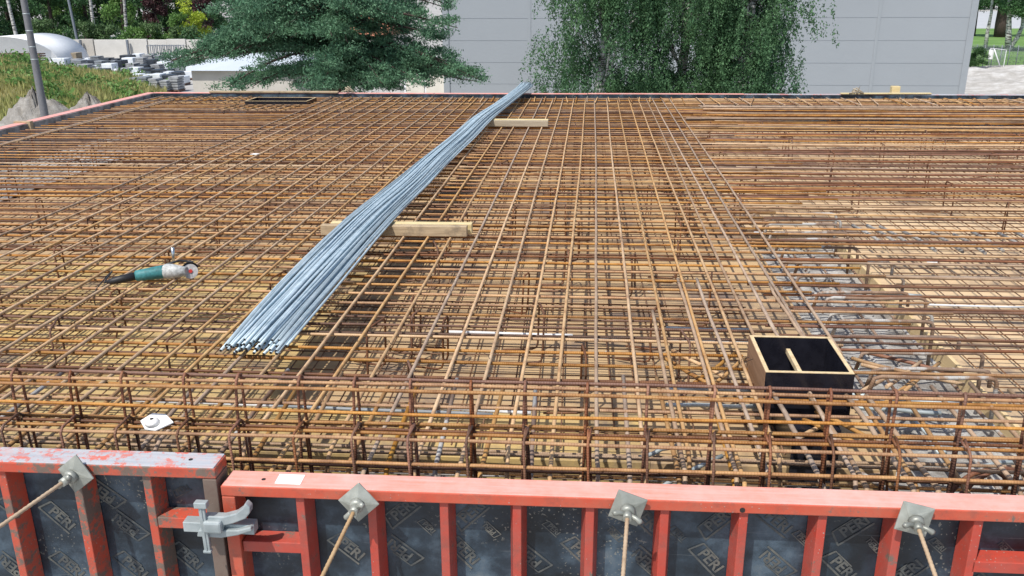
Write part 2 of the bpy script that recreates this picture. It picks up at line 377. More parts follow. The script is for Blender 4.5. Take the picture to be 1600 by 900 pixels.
# gravel piles
def pile(cx, cy, rx, ry, h, name, label, seed):
    q = random.Random(seed); mb = MB(); n1, n2 = 20, 40; base = 0
    for i in range(n1+1):
        r = i/n1
        for k in range(n2):
            a = 2*pi*k/n2; z = h*(1-r)**1.1*(1+q.uniform(-.12, .12)) if i < n1 else -.1
            rr = r*(1+.08*sin(3*a+seed)+q.uniform(-.02, .02))
            mb.v.append(Vector((cx+cos(a)*rx*rr, cy+sin(a)*ry*rr, GZ+z+q.uniform(-.03, .03))))
    for i in range(n1):
        for k in range(n2): a = i*n2+k; b_ = i*n2+(k+1) % n2; mb.face((a, b_, b_+n2, a+n2), None, True)
    return tag(mb.build(name, M['gravel_pile']), label, 'gravel pile')
x, z = PV(42, 150, 33); pile(x, 33, 3.2, 3., z-GZ+.1, 'gravel_pile', 'big pale grey gravel heap beside the grey lamp pole, left of it', 1)
x, z = PV(118, 157, 34); pile(x, 34.5, 2.9, 2.2, z-GZ+.05, 'gravel_pile', 'low grey rubble heap right of the grey lamp pole', 2)

# ------------------------------------------------------------------ slab formwork floor and concrete below
struct(MB().sbox(-8.74, 10.6, 3.16, 17.1, -1.2, -.62).build('slab_below', M['concrete_raw']))
def deckbox(name, x0, x1, v0, v1, m, z=-.38): return struct(MB().sbox(x0, x1, v0, v1, z-.2, z).build(name, m))
deckbox('deck_floor', -7.9, -1.9, 4.15, 7.6, M['deck_yellow'], -.384)
deckbox('deck_floor', -1.897, .35, 4.15, 4.75, M['deck_yellow'], -.382)
deckbox('deck_floor', .353, 1.62, 4.15, 4.75, M['deck_tan'], -.384)
deckbox('deck_floor', -1.897, 1.62, 4.753, 7.6, M['deck_tan'])
deckbox('deck_floor', -7.9, 1.62, 7.603, 15.1, M['deck_tan'], -.382)
deckbox('deck_floor', 1.623, 10.4, 8.75, 15.6, M['deck_pale'], -.383)
deckbox('deck_floor', 2.47, 10.4, 4.0, 8.747, M['deck_pale'])
# rubble strips on the wall heads
def rough_strip(name, x0, x1, v0, v1, z, m, amp=.018, step=.12):
    mb = MB(); nx = int((x1-x0)/step); ny = max(2, int((v1-v0)/step))
    for j in range(ny+1):
        for i in range(nx+1): mb.v.append(S(x0+(x1-x0)*i/nx, v0+(v1-v0)*j/ny, z+U(-amp, amp)))
    for j in range(ny):
        for i in range(nx): a = j*(nx+1)+i; mb.face((a, a+1, a+nx+2, a+nx+1), None, True)
    return struct(mb.build(name, m))
rough_strip('concrete_slab', 1.63, 2.46, 3.2, 8.7, -.50, M['concrete_white'])
rough_strip('concrete_slab', -7.88, -6.95, 8.6, 13.2, -.362, M['concrete_white'], .012)
rough_strip('concrete_slab', -8.7, -7.92, 3.2, 16.9, -.47, M['concrete_white'])
rough_strip('concrete_slab', -7.9, 1.62, 3.2, 4.12, -.50, M['concrete_raw'], .04)
rough_strip('concrete_slab', 2.47, 10.3, 3.2, 3.97, -.52, M['concrete_white'], .05)
# fallen crumbs of concrete on the deck
def crumbs():
    V = []
    for i in range(420):
        if i < 220: X = U(1.2, 2.5); Vv = U(3.4, 8.8)
        elif i < 330: X = U(-8.4, -5.5); Vv = U(7, 15)
        else: X = U(-3.5, 3); Vv = U(3.3, 6)
        c = np.array(S(X, Vv, -.40 if not 1.6 < X < 2.47 else -.47)); r = U(.008, .03)
        a = rs.normal(size=(4, 3)); a /= np.linalg.norm(a, axis=1)[:, None]; p4 = c+a*r
        for q in ((0, 1, 2), (0, 2, 3), (0, 3, 1), (1, 3, 2)): V.extend(p4[list(q)])
    return np.array(V)
stuff(quads('concrete_rubble', M['concrete_white'], crumbs(), n=3), 'pale concrete crumbs scattered on the formwork boards', 'rubble')

# ================================================================== formwork panels
def stamp_mesh(parts, parent):
    """printed marks on the plywood: lettering inside an open angular bracket"""
    for (px, py, size, rot) in parts:
        X, z = PV(px, py, 3.13); mb = MB()
        cu = bpy.data.curves.new('mark', 'FONT'); cu.body = 'PERI'; cu.size = size*1.28; cu.align_x = 'CENTER'; cu.align_y = 'CENTER'
        cu.offset = size*.035
        to = bpy.data.objects.new('mark', cu); COL.objects.link(to); bpy.context.view_layer.update()
        me = bpy.data.meshes.new_from_object(to); bpy.data.objects.remove(to); n = len(mb.v); a = R(rot)
        def W(u, v_): return S(X+u*cos(a)-v_*sin(a), 3.1275, z+u*sin(a)+v_*cos(a))
        for v_ in me.vertices: mb.v.append(W(v_.co.x, v_.co.y))
        for pl in me.polygons: mb.face([n+i for i in pl.vertices])
        bpy.data.meshes.remove(me); s_ = size
        for quad in (((-2.0, -.75), (1.35, -.75), (1.35, -.58), (-2.0, -.58)), ((-2.0, -.58), (-1.84, -.58), (-1.55, .55), (-1.70, .62)),
                     ((-1.62, .55), (.3, .55), (.3, .66), (-1.66, .66))):
            n = len(mb.v)
            for u, v_ in quad: mb.v.append(W(u*s_, v_*s_))
            mb.face((n, n+1, n+2, n+3))
        mb.build('printed_mark', M['stamp_ink'], parent)
def panel(name, label, x0, x1, zt, ribs, short, stamps, mats, zb=-2.5):
    fm, tm, rm = mats; root = empty(name, S((x0+x1)/2, 3.09, zb)); tag(root, label, 'formwork panel', 'red steel framed formwork panels')
    A, B = 3.03, 3.15
    g = MB(); g.sbox(x0, x1, A, B-.004, zt-.05, zt-.004)
    g.sbox(x0, x0+.055, A, B-.004, zb, zt-.053);
    MB().sbox(x1-.058, x1, A, B-.004, zb, zt-.053).build('end_post', M['worn_brown'] if x0 < -3 else fm, root, .004)
    g.sbox(x0+.061, x1-.061, A, B-.004, zb, zb+.05)
    g.build('frame', fm, root, .004)
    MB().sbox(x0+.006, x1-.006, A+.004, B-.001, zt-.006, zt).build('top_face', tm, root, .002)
    MB().sbox(x0+.01, x1-.01, 3.13, 3.149, zb+.02, zt-.055).build('plywood', M['panel_ply'], root)
    for xr in ribs:
        r = MB(); r.prism([(-.034, 3.128), (-.017, 3.045), (.017, 3.045), (.034, 3.128)], lambda a, b_, h: S(xr+a, b_, h), zb+.06, zt-.054)
        r.build('rib', rm, root, .003)
    for (xa, xb, zz) in short:
        MB().sbox(xa, xb, 3.045, 3.128, zz-.025, zz+.025).build('cross_rib', rm, root, .003)
    if stamps: stamp_mesh(stamps, root)
    for (px, py) in ((1160, 797), (412, 749)) if x0 > -1.7 else ((298, 718),):
        X, V = P(px, py, zt); h = MB()
        if py < 760: h.tube([S(X, V, zt-.003), S(X, V, zt+.0012)], .009, 10)
        else:
            X, z = PV(px, py, A); h.tube([S(X, A+.003, z), S(X, A-.0015, z)], .011, 10)
        h.build('hole', M['wire_dark'], root)
    return root
ZA, ZB = .178, .10
XS = PV(352, 800, 3.05)[0]
def rx(px, py=800): return PV(px, py, 3.045)[0]
big, sml = .052, .026
stA = [(97, 810, big, -48), (17, 883, big, 135), (197, 819, big, 138), (112, 886, big, -45), (211, 886, big, -46), (30, 800, big, -45), (297, 872, big, -46), (160, 768, big, 140), (286, 765, sml, 30)]
stB = [(549, 858, big, -42), (625, 858, big, 140), (729, 864, big, -48), (670, 824, sml, -46), (765, 826, sml, 134), (826, 868, big, 138), (631, 796, big, 42), (738, 799, big, 45),
       (865, 827, sml, -45), (912, 865, big, -46), (960, 833, sml, 135), (1008, 875, big, 136), (1061, 835, sml, -45), (1110, 876, big, -48), (1123, 812, big, 45), (1208, 877, big, 138),
       (1255, 842, sml, -45), (1317, 888, big, -45), (1364, 850, sml, 135), (1467, 853, sml, -42), (1569, 855, sml, 135), (1420, 892, big, 45), (1510, 890, big, 136), (1010, 812, big, -45), (1335, 822, big, 40), (1216, 816, big, -40)]
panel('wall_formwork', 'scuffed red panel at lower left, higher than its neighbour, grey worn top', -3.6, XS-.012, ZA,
      [rx(15), rx(128), rx(237)], [(rx(237)+.02, XS-.07, PV(283, 818, 3.045)[1])], stA, (M['red_worn'], M['red_top_glare_worn'], M['red_worn']))
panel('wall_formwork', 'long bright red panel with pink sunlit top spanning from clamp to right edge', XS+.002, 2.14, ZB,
      [rx(x, 830) for x in (473, 583, 695, 808, 921, 1037, 1160, 1283, 1403, 1527)], [(XS+.06, rx(473)-.02, PV(415, 855, 3.045)[1]), (rx(1527)+.02, 2.08, PV(1575, 888, 3.045)[1])], stB, (M['red_face'], M['red_top_glare'], M['red_rib']))
# perimeter panels
def edge_panel(label, x0, x1, v0, v1, zt, m, inner):
    root = empty('wall_formwork', S((x0+x1)/2, (v0+v1)/2, -1.3)); tag(root, label, 'formwork panel', 'red steel framed formwork panels')
    if inner == 'v':
        MB().sbox(x0, x1, v0, v1, zt-.05, zt).build('top_rail', m, root, .004)
        MB().sbox(x0, x1, v0-.02, v0-.002, -1.3, zt-.012).build('plywood', M['panel_ply'], root)
        n = int((x1-x0)/.35)
        for i in range(n+1):
            x = x0+.03+(x1-x0-.06)*i/n; MB().sbox(x-.02, x+.02, v0+.003, v1, -1.3, zt-.053).build('rib', M['red_rib'], root)
    else:
        MB().sbox(x0, x1, v0, v1, zt-.05, zt).build('top_rail', m, root, .004)
        MB().sbox(x1+.002, x1+.02, v0, v1, -1.3, zt-.012).build('plywood', M['film_grey'], root)
        n = int((v1-v0)/.35)
        for i in range(n+1):
            v_ = v0+.03+(v1-v0-.06)*i/n; MB().sbox(x0, x1-.003, v_-.02, v_+.02, -1.3, zt-.053).build('rib', M['red_rib'], root)
    return root
BV = 17.42
for i, (x0, x1, m, lb) in enumerate(((-8.75, -6.2, M['red_top_glare'], 'far edge panel in the left back corner, behind the black block-out box'),
        (-6.19, -3.1, M['red_top_glare'], 'far edge panel right behind the pine trunk'), (-3.09, -.1, M['red_top_glare'], 'far edge panel under the far tip of the grey bar bundle'),
        (-.09, 2.9, M['red_top_glare'], 'far edge panel with pink top in front of the birch'), (2.91, 5.9, M['red_top_glare_worn'], 'far edge panel carrying the pale loose plank'),
        (5.91, 10.6, M['red_top_glare_worn'], 'far edge panel at the right end, in front of the gravel yard'))):
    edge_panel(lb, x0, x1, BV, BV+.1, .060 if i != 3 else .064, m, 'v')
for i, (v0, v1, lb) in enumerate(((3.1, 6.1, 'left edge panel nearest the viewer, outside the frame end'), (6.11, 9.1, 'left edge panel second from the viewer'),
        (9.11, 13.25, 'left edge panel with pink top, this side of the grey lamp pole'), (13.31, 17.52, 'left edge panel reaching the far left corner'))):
    if v1 > 9.2: edge_panel(lb, -8.93, -8.76, v0, v1, .055, M['red_top_glare'], 'h')
o = MB().sbox(-8.97, -8.70, 13.24, 13.32, -.1, .08).build('timber_block', M['timber'], None, .004); tag(o, 'short timber block wedged in the joint of the left edge rail', 'timber block')

# ================================================================== top mat bars
def ln(a, b_, n, jx=.004, jz=.003, seed=None):
    a, b_ = Vector(a), Vector(b_); d = b_-a; s_ = Vector((-d.y, d.x, 0)).normalized(); pts = []
    ph = U(0, 6.28); ph2 = U(0, 6.28); k = U(.6, 1.4)
    for i in range(n+1):
        t_ = i/n; pts.append(a+d*t_+s_*jx*(sin(ph+t_*k*6)+U(-.3, .3))+Vector((0, 0, jz*(sin(ph2+t_*9*k)+U(-.4, .4)))))
    return pts
GL = 'rusty lengthwise bars of the top mat'; GT = 'rusty crosswise bars of the top mat'
xs = [.065+.205*i for i in range(-25, 4)] + [.065+.205*k for k in (3.92, 4.6, 5.3, 6.05, 6.85)]
for i, X in enumerate(xs):
    last = X > .9; v0 = 4.79 if last else (3.52+U(-.08, .08) if i % 2 else 3.30)
    v1 = 17.15+U(-.05, .12)
    pts = ln(S(X, v0+(.04 if not last else 0), 0), S(X+U(-.02, .02), v1, 0), 26, .006, .004)
    if not last: pts = [S(X, v0-.08, -.38), S(X, v0-.07, -.14), S(X, v0-.045, -.07), S(X, v0-.01, -.025)]+pts
    o = MB().tube(pts, .0105, 7).build('rebar', M['rust_grey' if (i*7) % 5 == 0 or last else 'rust_tan'])
    tag(o, f'rusty lengthwise top bar running to the far edge, {ordi(i+1)} from the left', 'rebar', GL)
# lapped pieces that start beside the long bars
for i, (px, py) in enumerate(((1052, 438), (1082, 438), (1012, 488), (1165, 445), (1195, 446))):
    X, V = P(px, py, .0); o = MB().tube([S(X+.03, V, .012)]+ln(S(X+.03, V-.2, .01), S(X+.05, 3.42 if i != 4 else 4.85, .0), 8)+([S(X+.05, 3.38, -.05), S(X+.05, 3.37, -.3)] if i != 4 else []), .0105, 7).build('rebar', M['rust_grey'])
    tag(o, f'short lapped lengthwise bar starting mid mat near the black box, {ordi(i+1)} of five', 'rebar', 'short lapped bars near the black box')
# crosswise
i = 0; V = 4.59
tv = [3.83, 4.02, 4.205, 4.40]
while V < 17.35:
    tv.append(V); V += .193
for i, V in enumerate(tv):
    x1 = 1.45+U(0, 1.1) if V > 5.2 else 1.0+U(0, 1.6); dz = -.0205
    if 4.22 < V < 4.79: x1 = .90
    if V < 4.22: x1 = 3.0
    o = MB().tube(ln(S(-8.70+U(0, .05), V+U(-.015, .015), dz), S(x1, V+U(-.015, .015), dz), 22, .006, .003), .0095, 6).build('rebar', M[('rust_ochre', 'rust_ochre', 'rust_tan', 'rust_dark')[(i*5) % 4 if U(0, 1) < .5 else 0]])
    tag(o, f'rusty crosswise top bar left of the black box line, {ordi(i+1)} from the front', 'rebar', GT)
# right field, laid less regularly, grey-brown
V = 4.35; i = 0
while V < 17.3:
    a = U(-.012, .012)*(1 if U(0, 1) < .85 else 4); dz = -.022-U(0, .035)
    x0 = 1.38+U(-.25, .15) if V > 4.9 else 1.48
    o = MB().tube(ln(S(x0, V, dz), S(10.2+U(-.3, .3), V+a*4, dz+U(-.02, .01)), 18, .012, .005), .0098, 6).build('rebar', M[rnd.choice(['rust_ochre', 'rust_red', 'rust_grey', 'rust_tan', 'rust_dark'])])
    tag(o, f'brown crosswise bar right of the trench line, {ordi(i+1)} from the front', 'rebar', 'crosswise bars of the right field')
    V += (U(.19, .30) if V < 8.7 else U(.11, .24)) if U(0, 1) < .82 else .04; i += 1
# lower transverse bars that hang under the mat
for i in range(30):
    V = 4.7+i*.385; z = U(-.09, -.05); xa = U(-8.5, -5) if i % 3 else -8.5
    o = MB().tube(ln(S(xa, V, z), S(xa+U(7, 10), V+U(-.03, .03), z), 14, .008, .004), .008, 6).build('rebar', M['rust_dark'])
    tag(o, f'dark crosswise bar tied just under the top mat, {ordi(i+1)} from the front', 'rebar', 'second layer bars under the top mat')
# far edge hooks: short lengthwise bars at the far edge
k = 0; X = -8.5
while X < 10.2:
    if not (-6.5 < X < -5.2):
        v0 = 16.2+U(-.1, .1) if X < -5.4 or X > 1.6 else 16.5+U(-.08, .08); ob = U(-.05, .05) if X < 1.6 else U(-.25, .1)
        o = MB().tube([S(X+ob, v0, .012), S(X, 17.25, .014), S(X, 17.33, -.01), S(X, 17.34, -.30)], .0095, 5).build('hook_bar', M[rnd.choice(['rust_tan', 'rust_ochre', 'rust_grey'])])
        tag(o, 'short rusty hook bar at the far formwork edge, its end bent down', 'rebar', 'short hook bars along the far edge')
    X += .2 if X < 1.6 else .27; k += 1
for i in range(8):
    X = -6.5+i*.17
    o = MB().tube([S(X-.1, 15.2+U(-.05, .05), .012), S(X, 16.1, .0)], .0095, 5).build('hook_bar', M['rust_tan'])
    tag(o, 'short rusty bar end stopping at the black block-out in the far left', 'rebar', 'short bars before the far block-out')
# front hook bars: short lengthwise U-bars bent down behind the front rail
i = 0; X = -3.55
while X < 3.0:
    if not (.86 < X < 1.44):
        vb = 3.30+U(-.03, .16); v1 = 4.35+U(-.12, .12); zz = -.045+U(-.015, .01); ob = U(-.04, .04)
        pts = [S(X, vb+.16, -.42), S(X, vb+.05, -.40), S(X, vb, -.34), S(X, vb, zz-.13), S(X, vb+.02, zz-.065), S(X+ob*.05, vb+.06, zz-.02), S(X+ob*.1, vb+.12, zz), S(X+ob*.5, (vb+v1)/2, zz+.01), S(X+ob, v1, zz+.02)]
        o = MB().tube(pts, .0118, 7).build('hook_bar', M[rnd.choice(['rust_gold', 'rust_gold', 'rust_tan', 'rust_splash', 'rust_grey'])])
        tag(o, f'short bar hooked down behind the front rail, {ordi(i+1)} from the left', 'rebar', 'hook bars behind the front rail'); i += 1
    X += .205+U(-.035, .035)
# heavier bars that come out from under the black box
for i, X in enumerate((.99, 1.17, 1.36, 1.46)):
    o = MB().tube([S(X-.02, 4.225, .005)]+ln(S(X, 4.0, .0), S(X+.03, 3.36, -.01), 5, .003)+[S(X+.03, 3.31, -.05), S(X+.03, 3.3, -.4)], .0125, 8).build('rebar', M['rust_grey'])
    tag(o, f'thick bar emerging in front of the black box, {ordi(i+1)} from its left', 'rebar', 'thick bars in front of the black box')
# splice pairs on the left field
# edge bars along the left rail (two grey lines)
for i, (X, m) in enumerate(((-8.1, 'rust_grey'), (-8.03, 'rust_tan'))):
    o = MB().tube(ln(S(X, 3.4, .003+i*.001), S(X-.02, 16.8, .003), 24, .008), .011, 6).build('rebar', M[m])
    tag(o, ('brown outer' if i == 0 else 'paler inner') + ' lengthwise edge bar beside the left rail', 'rebar', 'edge bars beside the left rail')
for i, V in enumerate((16.5, 16.75, 16.95, 17.1, 17.22, 17.33)):
    o = MB().tube(ln(S(1.3, V, -.02), S(10.3, V, -.02), 10, .01), .0098, 6).build('rebar', M[('rust_ochre', 'rust_tan')[i % 2]])
    tag(o, f'edge bar along the right part of the far rail, {ordi(i+1)} from the front of six', 'rebar', 'edge bars at the far rail')
# far beam: closely spaced bars across, above the far trench
for i, (V, z) in enumerate(((14.35, .02), (14.42, .02), (14.95, .025), (15.02, -.02), (15.5, .025), (15.55, .02), (15.9, .01))):
    o = MB().tube(ln(S(1.5 if V < 14.8 else 1.9, V, z), S(10.3, V+.05, z), 12, .01), .014, 6).build('rebar', M['rust_ochre' if i % 2 else 'rust_grey'])
    tag(o, f'thick beam bar across the right back field, {ordi(i+1)} of seven counted from the front', 'rebar', 'thick bars of the far beam')

# ------------------------------------------------------------------ welded mesh sheets on the boards
def mesh_sheet():
    mb = MB(); L, Wd = 4.9, 2.3
    for i in range(34): x = -L/2+i*.148; mb.tube([(x, -Wd/2, 0), (x, Wd/2, 0)], .0052, 4)
    for j in range(16): y = -Wd/2+.02+j*.15; mb.tube([(-L/2, y, .0095), (L/2, y, .0095)], .0052, 4)
    return mb
src = None; cnt = 0
for r_ in range(6):
    for c_ in range(4):
        X = (-6.1, -1.25, 4.98, 9.92)[c_] if r_ < 2 else -6.1+c_*4.75; V = 5.36+r_*2.12
        if src is None:
            src = mesh_sheet().build('mesh_sheet', M['rust_mesh'], origin=(0, 0, 0)); o = src
        else: o = src.copy(); COL.objects.link(o)
        o.location = S(X, V, -.352+.012*((r_+c_) % 2)); o.rotation_euler = (0, 0, math.atan(SK))
        tag(o, f'welded wire mesh sheet lying on the boards, {ordi(r_+1)} row back, {ordi(c_+1)} across from left', 'wire mesh', 'welded mesh sheets on the deck')
# ------------------------------------------------------------------ spacer chairs
def chair(h, wd, foot, up=0.):
    pts1 = [(-foot, 0, 0), (-.04, 0, 0), (-.01, 0, .012), (0, 0, .045), (0, 0, h-.02), (0, .02, h), (.0, wd-.02, h), (0, wd, h-.02), (0, wd, .045), (-.01, wd, .012), (-.04, wd, 0), (-foot, wd, 0)]
    return pts1
c_src = []
for h_, wd in ((.32, .16), (.34, .24), (.335, .12)):
    mb = MB().tube(chair(h_, wd, .24), .0072, 6); mb2 = mb.build('spacer_chair', M['rust_dark'], origin=(0, 0, 0)); c_src.append(mb2)
used = [False]*3; i = 0
vis = [(848, 490), (640, 490), (815, 430), (915, 560), (1020, 490), (690, 500), (640, 560), (990, 400), (905, 350), (800, 330), (870, 300), (960, 300), (730, 330), (1060, 380), (1150, 300), (1110, 440)]
sp = [P(x, y, 0) for x, y in vis]
for a in range(16):
    for b_ in range(13):
        X = -7.6+a*1.05+U(-.2, .2); V = 4.9+b_*.92+U(-.2, .2)
        if X > 1.5 and V < 8.8 and (X < 3.2 or U(0, 1) < .6): continue
        if all(abs(X-q[0])+abs(V-q[1]) > .5 for q in sp): sp.append((X, V))
sp = [q for q in sp if q[1] < 15.6 and not (.85 < q[0] < 1.45 and 4.1 < q[1] < 4.9)][:200]
for X, V in sp:
    j = rnd.randrange(3); o = c_src[j] if not used[j] else c_src[j].copy()
    if used[j]: COL.objects.link(o)
    used[j] = True; o.location = S(X, V, -.345); o.rotation_euler = (U(-.04, .04), U(-.05, .05), U(-.35, .35)+(pi if U(0, 1) < .15 else 0))
    tag(o, 'dark bent spacer chair holding the top mat up off the boards', 'spacer', 'bent bar spacer chairs under the mat')

# ------------------------------------------------------------------ front edge cage
def hairpin(X, tilt, w2, ztop=.44, v=3.33):
    mb = MB(); t_ = tilt
    mb.tube([S(X+.02-t_*.6, v+w2, -.30), S(X-t_*.2, v+w2, ztop-.05), S(X, v+w2-.006, ztop-.012), S(X, v+w2/2, ztop+.002), S(X, v+.006, ztop-.012), S(X-t_*.2, v, ztop-.05), S(X-.005-t_, v-.02, -.3)], .0064, 7)
    return mb
stx = [PV(x, y, 3.33)[0] for x, y in ((15, 578), (107, 584), (187, 586), (285, 588), (368, 590), (465, 592), (552, 594), (640, 596), (735, 597), (820, 602), (918, 606), (1013, 608), (1118, 612), (1205, 615), (1300, 617), (1403, 620), (1510, 624))]
stx = [stx[0]-.5, stx[0]-.25]+stx+[stx[-1]+.26, stx[-1]+.52]
for i, X in enumerate(stx):
    o = hairpin(X, U(.0, .02), rnd.choice((.035, .05, .065))).build('stirrup', M['rust_red'])
    tag(o, f'tall narrow red-brown hairpin stirrup standing in the front cage, {ordi(i+1)} from the left', 'stirrup', 'tall hairpin stirrups of the front cage')
    a, b_ = 3.215, 3.36; zt = .235; X2 = X+U(-.008, .008); e = U(-.01, .02)
    pts = [S(X2, a+.05, zt), S(X2, b_-.02, zt+.004), S(X2+.004, b_, zt-.015), S(X2+.03+e, b_, -.38), S(X2+.03+e, b_-.02, -.40), S(X2+.02, a+.02, -.40), S(X2+.02, a, -.38), S(X2, a, zt-.02), S(X2, a+.02, zt), S(X2+.012, b_-.04, zt+.012)]
    o = MB().tube(pts, .0058, 7).build('stirrup', M['rust_dark' if i % 3 else 'rust_red'])
    tag(o, f'lower square stirrup hoop behind the front rail, {ordi(i+1)} from the left', 'stirrup', 'square stirrup hoops of the front cage')
cage = [(3.345, .418, 'rust_ochre', .0078), (3.375, .428, 'rust_red', .0075), (3.302, .405, 'rust_ochre', .0078), (3.31, .305, 'rust_ochre', .0072), (3.375, .22, 'rust_ochre', .0085), (3.335, .213, 'rust_dark', .0075), (3.29, .216, 'rust_ochre', .0078),
        (3.235, .221, 'rust_ochre', .0078), (3.23, .11, 'rust_ochre', .0085), (3.345, .03, 'rust_dark', .0085), (3.235, -.02, 'rust_ochre', .008), (3.46, -.04, 'rust_dark', .009), (3.60, -.05, 'rust_grey', .009),
        (3.25, -.14, 'rust_dark', .0085), (3.40, -.16, 'rust_ochre', .0085), (3.55, -.20, 'rust_grey', .0095), (3.72, -.22, 'rust_ochre', .0085), (3.30, -.30, 'rust_splash', .0095), (3.48, -.33, 'rust_splash', .0095), (3.68, -.36, 'rust_dark', .0085), (3.9, -.33, 'rust_splash', .009), (4.08, -.30, 'rust_grey', .009)]
for i, (V, z, m, r_) in enumerate(cage):
    xa = -3.6 if i % 4 != 1 else -3.0+U(-.3, .8); xb = 3.3 if i % 5 else 3.0
    o = MB().tube(ln(S(xa, V+U(-.004, .004), z), S(xb, V+U(-.004, .008), z-.004), 24, .005, .004), r_, 7).build('rebar', M[m])
    tag(o, f'crosswise bar tied along the front cage, {ordi(i+1)} counted down from the top of the cage', 'rebar', 'crosswise bars of the front cage')

# ------------------------------------------------------------------ right trench: splashed hairpins, beam bars
i = 0; V = 4.6
while V < 8.6:
    z = -.07+U(-.04, .02); x0 = 1.60+U(-.04, .06); x1 = 2.30+U(-.12, .08); dv = U(.0, .03)
    pts = [S(x1, V+dv-.01, z-(.10 if i % 2 else .30)), S(x1, V+dv, z-.03), S(x1-.015, V+dv, z-.008), S(x1-.05, V+dv, z), S((x0+x1)/2, V+dv*.5, z+U(-.01, .01)), S(x0+.05, V, z), S(x0+.01, V, z-.012), S(x0, V, z-.05), S(x0-.01, V+.02, z-.12)]
    o = MB().tube(pts, .0125, 8).build('hook_bar', M['rust_splash'])
    tag(o, f'cement-splashed bent bar across the right trench, {ordi(i+1)} from the front', 'rebar', 'cement-splashed bars across the trench'); i += 1
    V += U(.17, .34)
for i in range(4):
    X = 1.75+i*.19; o = MB().tube(ln(S(X, 3.5, -.38-.03*(i % 3)), S(X, 8.7, -.38-.03*(i % 3)), 10, .01), .011, 6).build('rebar', M['rust_splash'])
    tag(o, f'lengthwise bar down in the right trench, {ordi(i+1)} from the left', 'rebar', 'lengthwise bars in the trench')
# white splashed diagonal starters on the right boards
for i, (x, y) in enumerate(((1332, 352), (1355, 352), (1375, 354), (1412, 362), (1455, 364), (1490, 366), (1518, 362), (1560, 364), (1585, 362))):
    X, V = P(x, y, -.1); X2, V2 = P(x+50, y+28, -.1); o = MB().tube([S(X, V, -.1), S((X+X2)/2, (V+V2)/2, -.095), S(X2, V2, -.11)], .014, 7).build('starter_bar', M['concrete_white'])
    tag(o, f'cement-covered white starter bar lying askew on the right boards, {ordi(i+1)} from the left', 'rebar', 'white starter bars beyond the trench')
for i, (xa, ya, xb, yb, m) in enumerate(((1385, 605, 1440, 562, 'rust_tan'), (1400, 622, 1468, 562, 'rust_tan'), (1370, 640, 1445, 580, 'rust_gold'), (1340, 615, 1405, 575, 'rust_tan'), (1330, 560, 1450, 590, 'rust_gold'), (1345, 570, 1508, 598, 'rust_tan'),
        (1360, 552, 1510, 588, 'rust_red'), (1440, 575, 1505, 585, 'rust_gold'), (1030, 555, 1110, 600, 'rust_gold'), (1050, 548, 1130, 590, 'rust_tan'), (1085, 598, 1150, 552, 'rust_gold'), (1110, 605, 1165, 560, 'rust_tan'), (1270, 640, 1370, 690, 'rust_gold'), (1255, 655, 1345, 700, 'rust_gold'), (1240, 690, 1300, 655, 'rust_tan'))):
    z = -.10-.012*(i % 4); Xa, Va = P(xa, ya, z); Xb, Vb = P(xb, yb, z)
    o = MB().tube(ln(S(Xa, Va, z), S(Xb, Vb, z+U(-.02, .02)), 5, .002), .0115, 7).build('rebar', M[m])
    tag(o, f'short diagonal trimmer bar lying below the top mat near the black box, {ordi(i+1)} of fifteen', 'rebar', 'diagonal trimmer bars round the black box')
# grey ribbed bars passing behind and in front of the box
for i, (x0, y0, x1, y1) in enumerate(((1040, 513, 1172, 516), (1040, 533, 1172, 535), (1040, 608, 1200, 611), (1040, 632, 1190, 636), (1310, 615, 1580, 640), (1330, 636, 1470, 646), (1335, 455, 1440, 462))):
    z = -.2; Xa, Va = P(x0, y0, z); Xb, Vb = P(x1, y1, z)
    o = MB().tube(ln(S(Xa, Va, z), S(Xb, Vb, z), 6, .002), .013, 8).build('rebar', M['galv_cast'])
    tag(o, f'dull grey ribbed bar lying deep beside the black box, {ordi(i+1)} of seven', 'rebar', 'grey ribbed bars round the black box')
for i in range(5):
    X, V, z, R_ = 1.75+i*.16+U(-.03, .03), 3.62+U(-.1, .25), -.34+U(-.03, .08), U(.10, .16); pts = [S(X+R_*cos(a_)*1.6, V-.1*a_, z+R_*1.6*sin(a_)) for a_ in np.linspace(0, pi, 10)]
    pts = [pts[0]-Vector((0, 0, .15))]+pts+[pts[-1]-Vector((-.02, .1, .2))]
    o = MB().tube(pts, .012, 7).build('hook_bar', M[rnd.choice(['rust_red', 'rust_splash', 'rust_grey'])])
    tag(o, f'arched bar loop in the wall head right of the black box, {ordi(i+1)} from the left', 'rebar', 'arched bar loops in the wall head')
for i in range(26):
    X, V, z = U(.2, 3.0), U(3.35, 4.2), U(-.46, -.16); a_ = U(0, pi); L = U(.2, .5)
    if .95 < X < 1.4 and V > 3.9: X += .6
    o = MB().tube(ln(S(X, V, z), S(X+cos(a_)*L, V+sin(a_)*L*.7, z+U(-.06, .1)), 5, .006), U(.008, .013), 7).build('rebar', M[rnd.choice(['rust_splash', 'rust_grey', 'rust_gold', 'rust_dark', 'galv_cast'])])
    tag(o, 'loose short bar end tangled low in the front wall head', 'rebar', 'tangled short bars in the front wall head')
# timber side of the trench
o = MB().sbox(2.44, 2.468, 3.9, 8.74, -.60, -.372).build('trench_board', M['ply_edge'], None, .003); tag(o, 'thin timber side board of the trench, edge of the pale right boards', 'board')
o = MB().sbox(1.60, 1.618, 4.2, 8.74, -.60, -.385).build('trench_board', M['ply_brown'], None, .003); tag(o, 'brown board closing the left side of the trench', 'board')

